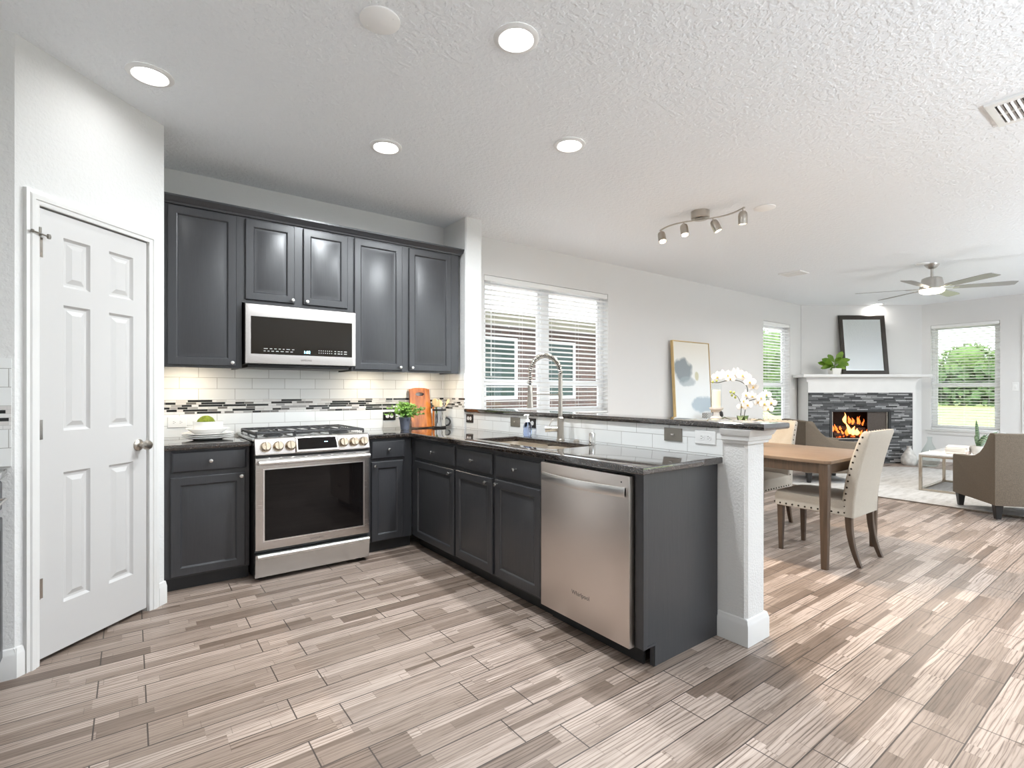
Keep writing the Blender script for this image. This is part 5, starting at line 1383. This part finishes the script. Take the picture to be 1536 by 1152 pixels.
# ------------------------------------------------------------------ fireplace corner (axes u across, v away, z up)
FB = Basis((0, 0, 0), (1, 0, 0), (0, 0, 1), (0, -1, 0))      # in FRAME coordinates: u, z, towards the room
o = thing('fireplace', 'white corner fireplace with dark stacked-stone surround and a burning log fire', 'fireplace', FP(5.94, 8.95))
u0, u1, v0 = 5.028, 6.858, 8.84
mb = MB()
mb.grid([5.044, 5.385, 6.442, u1 - .001], [.001, .389, .917, 1.48], lambda i, j: not (i == 1 and j == 1), -v0 - .34, -v0, FB)
mb.build('chimney_body', 'trim', o, FRAME, smooth=0)
mb = MB(); mb.grid([5.030, 5.385, 6.442, 6.812], [.001, .389, .917, 1.215], lambda i, j: not (i == 1 and j == 1), -v0 + .0005, -v0 + .022, FB); q_ = mb.build('stone_facing', 'ledger', o, FRAME, smooth=0)
mb = MB(); mb.box(5.018, 6.866, -v0 + .0005, -v0 + .026, 1.2155, 1.40, B=Basis((0, 0, 0), (1, 0, 0), (0, -1, 0), (0, 0, 1))); mb.box(6.8125, 6.866, -v0 + .0005, -v0 + .026, .001, 1.2155, B=Basis((0, 0, 0), (1, 0, 0), (0, -1, 0), (0, 0, 1))); mb.build('frieze', 'trim', o, FRAME, smooth=0)
mb = MB(); secs = []
CV = [(.026, 1.40), (.028, 1.425), (.036, 1.445), (.052, 1.462), (.075, 1.474), (.095, 1.480), (.0, 1.480), (.0, 1.40)]
mb.loft([[Vector((5.018 - a, v0 - a + .0005 if a else v0, z)) for a, z in CV], [Vector((6.866 + a, v0 - a + .0005 if a else v0, z)) for a, z in CV]])
mb.build('cove_moulding', 'trim', o, FRAME, smooth=30)
mb = MB(); mb.prism([(4.885, 8.715), (7.075, 8.715), (7.075, 9.27), (5.20, 9.27), (4.885, 9.06)], 1.4805, 1.53, XYZ, .006); mb.build('mantel_shelf', 'trim', o, FRAME)
mb = MB()
for a, b, c_, d_, e, g in ((5.386, 6.441, .34, .35, .389, .916), (5.386, 5.392, .0, .34, .389, .916), (6.435, 6.441, .0, .34, .389, .916), (5.392, 6.435, .0, .34, .389, .395), (5.392, 6.435, .0, .34, .910, .916)):
    mb.box(a, b, v0 + c_, v0 + d_, e, g)
mb.build('firebox', 'firebrick', o, FRAME, smooth=0)
mb = MB(); mb.grid([5.385, 5.43, 6.395, 6.442], [.389, .42, .885, .917], lambda i, j: not (i == 1 and j == 1), -v0 + .0006, -v0 + .030, FB, .003); mb.build('firebox_frame', 'black', o, FRAME)
mb = MB(); mb.grid([6.055, 6.075, 6.375, 6.394], [.421, .44, .866, .884], lambda i, j: True, -v0 - .012, -v0 - .004, FB); mb.build('fire_screen', 'screen', o, FRAME, smooth=0)
mb = MB(); mb.box(6.375, 6.394, v0 - .012, v0 + .003, .421, .884); mb.box(5.431, 5.446, v0 - .012, v0 + .003, .421, .884); mb.box(5.446, 6.375, v0 - .012, v0 + .003, .421, .432); mb.build('door_trim', 'champagne', o, FRAME, smooth=0)
mb = MB(); 
for k in range(9): mb.tube([(5.55 + k * .07, v0 + .05, .43), (5.55 + k * .07, v0 + .25, .43)], .008, 6)
mb.tube([(5.52, v0 + .05, .415), (6.14, v0 + .05, .415)], .010, 6); mb.tube([(5.52, v0 + .25, .415), (6.14, v0 + .25, .415)], .010, 6)
mb.build('fire_grate', 'iron', o, FRAME)
for a, b, r_ in (((5.52, v0 + .10, .485), (6.12, v0 + .13, .475), .045), ((5.50, v0 + .20, .50), (6.16, v0 + .19, .49), .05), ((5.55, v0 + .15, .60), (6.08, v0 + .12, .565), .04), ((5.74, v0 + .13, .68), (6.13, v0 + .18, .665), .035)):
    mb = MB(); A_, B_2 = Vector(a), Vector(b); mb.tube([A_.lerp(B_2, k / 5) + Vector((0, R.uniform(-.008, .008), R.uniform(-.008, .008))) for k in range(6)], [r_ * R.uniform(.85, 1.1) for _ in range(6)], 12); mb.build('log', 'log', o, FRAME)
mb = MB()
for k in range(60): mb.ico((R.uniform(5.55, 6.12), v0 + R.uniform(.04, .24), .442 + R.uniform(0, .02)), R.uniform(.008, .018), 1)
e_ = mb.build('embers', 'ember', o, FRAME); e_['kind'] = 'stuff'
def flame(x, v, z, h, w_, mat, lean=0.0):
    mb = MB(); secs = []; ph = R.uniform(0, 6)
    for k in range(9):
        f = k / 8; r_ = w_ * (math.sin(PI * (f * .85 + .12)) ** 1.2) * (1 - f * .75) + .001
        secs.append([Vector((x + lean * f * h + .022 * math.sin(ph + f * 5) * f + r_ * math.cos(t_), v + r_ * .45 * math.sin(t_), z + h * f)) for t_ in [2 * PI * q / 8 for q in range(8)]])
    mb.loft(secs); mb.build('flame', mat, o, FRAME)
for a in ((5.70, .08, .70, .14, .03, 'flamehot', .0), (5.735, .10, .68, .19, .035, 'flamehot', -.1), (5.80, .09, .68, .13, .045, 'flame', .0), (5.87, .12, .66, .12, .04, 'flame', .1), (5.95, .10, .67, .13, .03, 'flame', .1), (6.0, .13, .66, .15, .03, 'flame', .0), (6.05, .12, .64, .12, .02, 'flame', .1),
          (5.78, .05, .50, .22, .045, 'flamehot', -.25), (5.83, .04, .48, .16, .06, 'flamehot', .1), (5.90, .05, .48, .12, .06, 'flamehot', .2), (5.74, .06, .47, .14, .04, 'flame', -.1), (5.66, .07, .47, .11, .03, 'flame', .0), (5.60, .08, .49, .10, .03, 'flame', .0), (5.98, .05, .47, .10, .04, 'flame', .2),
          (5.52, .10, .54, .14, .03, 'flame', .0), (5.57, .09, .55, .12, .03, 'flame', -.1), (5.63, .08, .57, .07, .03, 'flame', .2), (6.10, .06, .50, .13, .03, 'flame', .0), (5.49, .1, .50, .1, .02, 'flame', 0)):
    flame(a[0], v0 + a[1], *a[2:])

# mirror and plant on the mantel
o = thing('leaning_mirror', 'dark framed rectangular mirror leaning on the wall above the mantel', 'mirror', FP(6.20, 9.11, 1.531))
mt = math.atan2(.12, 1.06)
mw, mh = .828, 1.075
BMr = Basis((6.207, 9.125, 1.533), (1, 0, 0), (0, math.sin(mt), math.cos(mt)), (0, -math.cos(mt), math.sin(mt)))
mb = MB(); fw_ = .085
secs = []
for d_, h_ in ((0, 0), (0, .022), (.012, .030), (fw_ - .014, .020), (fw_ - .010, .014)):
    secs.append([BMr(a, b, h_) for a, b in ((-mw / 2 + d_, d_), (mw / 2 - d_, d_), (mw / 2 - d_, mh - d_), (-mw / 2 + d_, mh - d_))])
mb.loft(secs, cap=False); mb.build('frame', 'mframe', o, FRAME, smooth=25)
mb = MB(); d_ = fw_ - .022
secs = [[BMr(a, b, h_) for a, b in ((-mw / 2 + q, q), (mw / 2 - q, q), (mw / 2 - q, mh - q), (-mw / 2 + q, mh - q))] for q, h_ in ((d_, .001), (d_, .009), (d_ + .022, .0125))]
mb.loft(secs); mb.build('mirror_glass', 'mirror', o, FRAME, smooth=0)
pu, pv = 5.52, 8.90
o = thing('potted_fig', 'small leafy fiddle-leaf plant in a square white pot on the mantel', 'plant', FP(pu, pv, 1.53))
mb = MB(); mb.loft([rr(pu, pv, a, a, .008, 1.5305 + z, 2) for a, z in ((.13, 0), (.165, .10), (.165, .104), (.150, .104), (.145, .085))]); mb.build('pot', 'whitepot', o, FRAME)
mb = MB(); mb.loft([rr(pu, pv, .14, .14, .01, 1.5305 + .0855, 2), rr(pu, pv, .14, .14, .01, 1.5305 + .088, 2)]); mb.build('soil', 'soil', o, FRAME)
mb = MB(); mb.tube([(pu, pv, 1.61), (pu + .005, pv, 1.70), (pu + .02, pv, 1.80)], .008, 6); mb.tube([(pu, pv, 1.64), (pu - .06, pv, 1.69)], .005, 6); mb.build('stem', 'stemg', o, FRAME)
for a0, b0, a1, b1, w_, dv in ((.02, 1.70, .12, 1.93, .065, -.03), (0, 1.74, -.08, 1.88, .05, .05), (-.02, 1.70, -.24, 1.80, .07, -.04), (0, 1.68, -.26, 1.74, .06, .05), (.03, 1.72, .24, 1.79, .06, -.05), (.03, 1.67, .27, 1.70, .055, .02), (0, 1.66, -.13, 1.61, .06, -.09), (.01, 1.66, .14, 1.63, .06, -.1), (-.03, 1.68, -.25, 1.64, .06, -.02), (.02, 1.75, .02, 1.82, .06, -.12), (-.05, 1.69, -.12, 1.70, .05, -.14), (.06, 1.70, .17, 1.72, .05, -.12)):
    p, q = Vector((pu + a0, pv, b0)), Vector((pu + a1, pv + dv, b1)); d = q - p; sd = Vector((0, .55, 0)) + Vector((-d.z, 0, d.x)).normalized() * .83
    mb = MB(); mb.blade([p, p.lerp(q, .25), p.lerp(q, .6) + Vector((0, 0, .012)), p.lerp(q, .85) + Vector((0, 0, .006)), q], [.004, w_ * .5, w_ * .8, w_ * .55, .004], sd, .002, .18); mb.build('leaf', 'figleaf', o, FRAME)

# vases on the floor
def floor_vase(u, v, prof, name, label, mat, cat):
    c = FP(u, v, .0005); mb = MB(); mb.lathe(prof, c, 36, cap=False); return tag(mb.build(name, mat, at=c), label, cat)
floor_vase(6.60, 8.62, [(.0, 0), (.085, 0), (.11, .03), (.118, .08), (.108, .14), (.075, .20), (.045, .255), (.033, .28), (.033, .31), (.038, .318), (.030, .318), (.026, .30), (.026, .27), (.07, .18), (.10, .10), (.0, .02)], 'stone_vase', 'mottled white stone vase on the floor beside the fireplace', 'stonevase', 'vase')
floor_vase(6.80, 8.44, [(.0, .004), (.06, .0), (.10, .012), (.132, .07), (.138, .13), (.12, .22), (.082, .31), (.05, .37), (.034, .41), (.032, .47), (.042, .485), (.040, .49), (.028, .47), (.030, .41), (.046, .37), (.078, .31), (.116, .22), (.134, .13), (.128, .07), (.098, .016), (.0, .012)], 'glass_demijohn', 'large clear glass demijohn bottle on the floor beside the stone vase', 'bottle', 'bottle')

# ------------------------------------------------------------------ outdoors
mb = MB(); mb.box(-14, 190, YW + .2, 110, -.35, -.25); mb.box(XR + .2, 190, -60, YW + .2, -.35, -.25); struct(mb.build('ground', 'lawn', smooth=0))
mb = MB(); mb.box(-14, 17.5, YW + .2, 9.6, -.35, -.22); struct(mb.build('ground_side_bounce', 'concrete', smooth=0))  # unseen strip added to keep green lawn bounce off the blinds
mb = MB(); mb.box(-14, XR + .2, -30, Y0 - .2, -.35, -.05); struct(mb.build('ground_patio_bounce', 'concrete', smooth=0))  # unseen pale ground added to bounce sunlight up through the back window
# neighbour's brick house behind the double window
o = thing('brick_house', 'neighbouring brown brick house with tinted windows outside the double window', 'house', (9, 12, -.25))
mb = MB(); mb.box(2, 15.5, 9.6, 16, -.25, 2.75); mb.build('wall', 'brick', o, smooth=0)
mb = MB(); mb.prism([(9.0, 2.72), (9.0, 2.86), (12.8, 3.35), (16.6, 2.86), (16.6, 2.72)], 1.4, 16.1, Basis((0, 0, 0), (0, 1, 0), (0, 0, 1), (1, 0, 0))); mb.build('roof', 'shingle', o, smooth=0)
mb = MB(); mb.box(1.4, 16.1, 8.97, 9.0, 2.68, 2.92); mb.build('fascia', 'fascia', o, smooth=0)
for x in (4.6, 6.15, 8.0):
    mb = MB(); mb.grid([x, x + .07, x + 1.0, x + 1.07], [1.05, 1.12, 2.4, 2.47], lambda i, j: not (i == 1 and j == 1), -.02, .05, Basis((0, 9.6, 0))); f = mb.build('window', 'ext', o, smooth=0)
    mb = MB(); mb.box(x + .07, x + 1.0, 1.12, 2.4, .002, .012, B=Basis((0, 9.6, 0))); mb.build('pane', 'darkglass', f, smooth=0)
def tree(label, x, y, h, r, mat='hedge2', trunk=.12, n=16, ls=1.0):
    o = thing('garden_tree', label, 'tree', (x, y, -.25))
    mb = MB(); mb.tube([(x, y, -.25), (x + .05, y, h * .35), (x, y + .05, h * .7)], [trunk, trunk * .8, trunk * .4], 8); mb.build('trunk', 'bark', o)
    mb = MB()
    for k in range(n * 40):
        a = R.uniform(0, 2 * PI); el = R.uniform(-.75, 1) ; rr_ = r * R.uniform(.45, 1.0)
        p = Vector((x + math.cos(a) * math.sqrt(1 - el * el) * rr_, y + math.sin(a) * math.sqrt(1 - el * el) * rr_, h * .66 + el * h * .34 * R.uniform(.7, 1)))
        d = Vector((R.uniform(-1, 1), R.uniform(-1, 1), R.uniform(-1, 1))).normalized(); s_ = R.uniform(.12, .24) * ls
        mb.blade([p, p + d * s_ * .5, p + d * s_], [.01, s_ * .34, .005], d.orthogonal(), .004)
    mb.build('foliage', mat, o, smooth=0)
    mb = MB()
    for k in range(9):
        a = R.uniform(0, 2 * PI); q = r * R.uniform(.2, .55); mb.ico((x + math.cos(a) * q, y + math.sin(a) * q, h * R.uniform(.42, .80)), r * R.uniform(.35, .5), 3, (1, 1, .8), .06, R)
    mb.build('inner_foliage', mat, o, smooth=0); return o
tree('leafy green tree outside the narrow window', 21.5, 11.5, 3.9, 2.4)
tree('low dark shrub outside the narrow window', 17.5, 8.4, 1.5, 1.1, 'hedge', .06, 14)
for x, y, h_, l in ((75, 21.5, 6.0, 'bushy tree beyond the lawn, showing beside the fireplace edge of the sill window'), (80, 16.5, 6.8, 'tall bushy tree beyond the lawn in the middle of the sill window'), (79, 9.5, 5.6, 'bushy tree beyond the lawn nearest the patio roof')): tree(l, x, y, h_, 3.4, trunk=.3, n=34, ls=2.6)
def hedge_row(label, x0, x1, y0, y1, h):
    mb = MB(); n = 2600
    for k in range(n):
        p = Vector((R.uniform(x0, x1), R.uniform(y0, y1), -.25 + h * R.random() ** .7)); d = Vector((R.uniform(-1, 1), R.uniform(-1, 1), R.uniform(-.5, 1))).normalized(); s_ = R.uniform(.7, 1.2)
        mb.blade([p, p + d * s_ * .5, p + d * s_], [.01, s_ * .4, .005], d.orthogonal(), .004)
    o = mb.build('hedge', 'hedge', smooth=0); tag(o, label, 'hedge'); o['kind'] = 'stuff'
hedge_row('dark green hedge along the far edge of the lawn', 66, 68, 4, 29, 3.3)
mb = MB(); mb.box(11.62, 14.4, -1.2, 2.24, 2.42, 2.52); tag(mb.build('patio_roof', 'fascia', at=(13, .5, 2.42), smooth=0), 'olive patio roof edge outside the top of the sill window', 'roof')
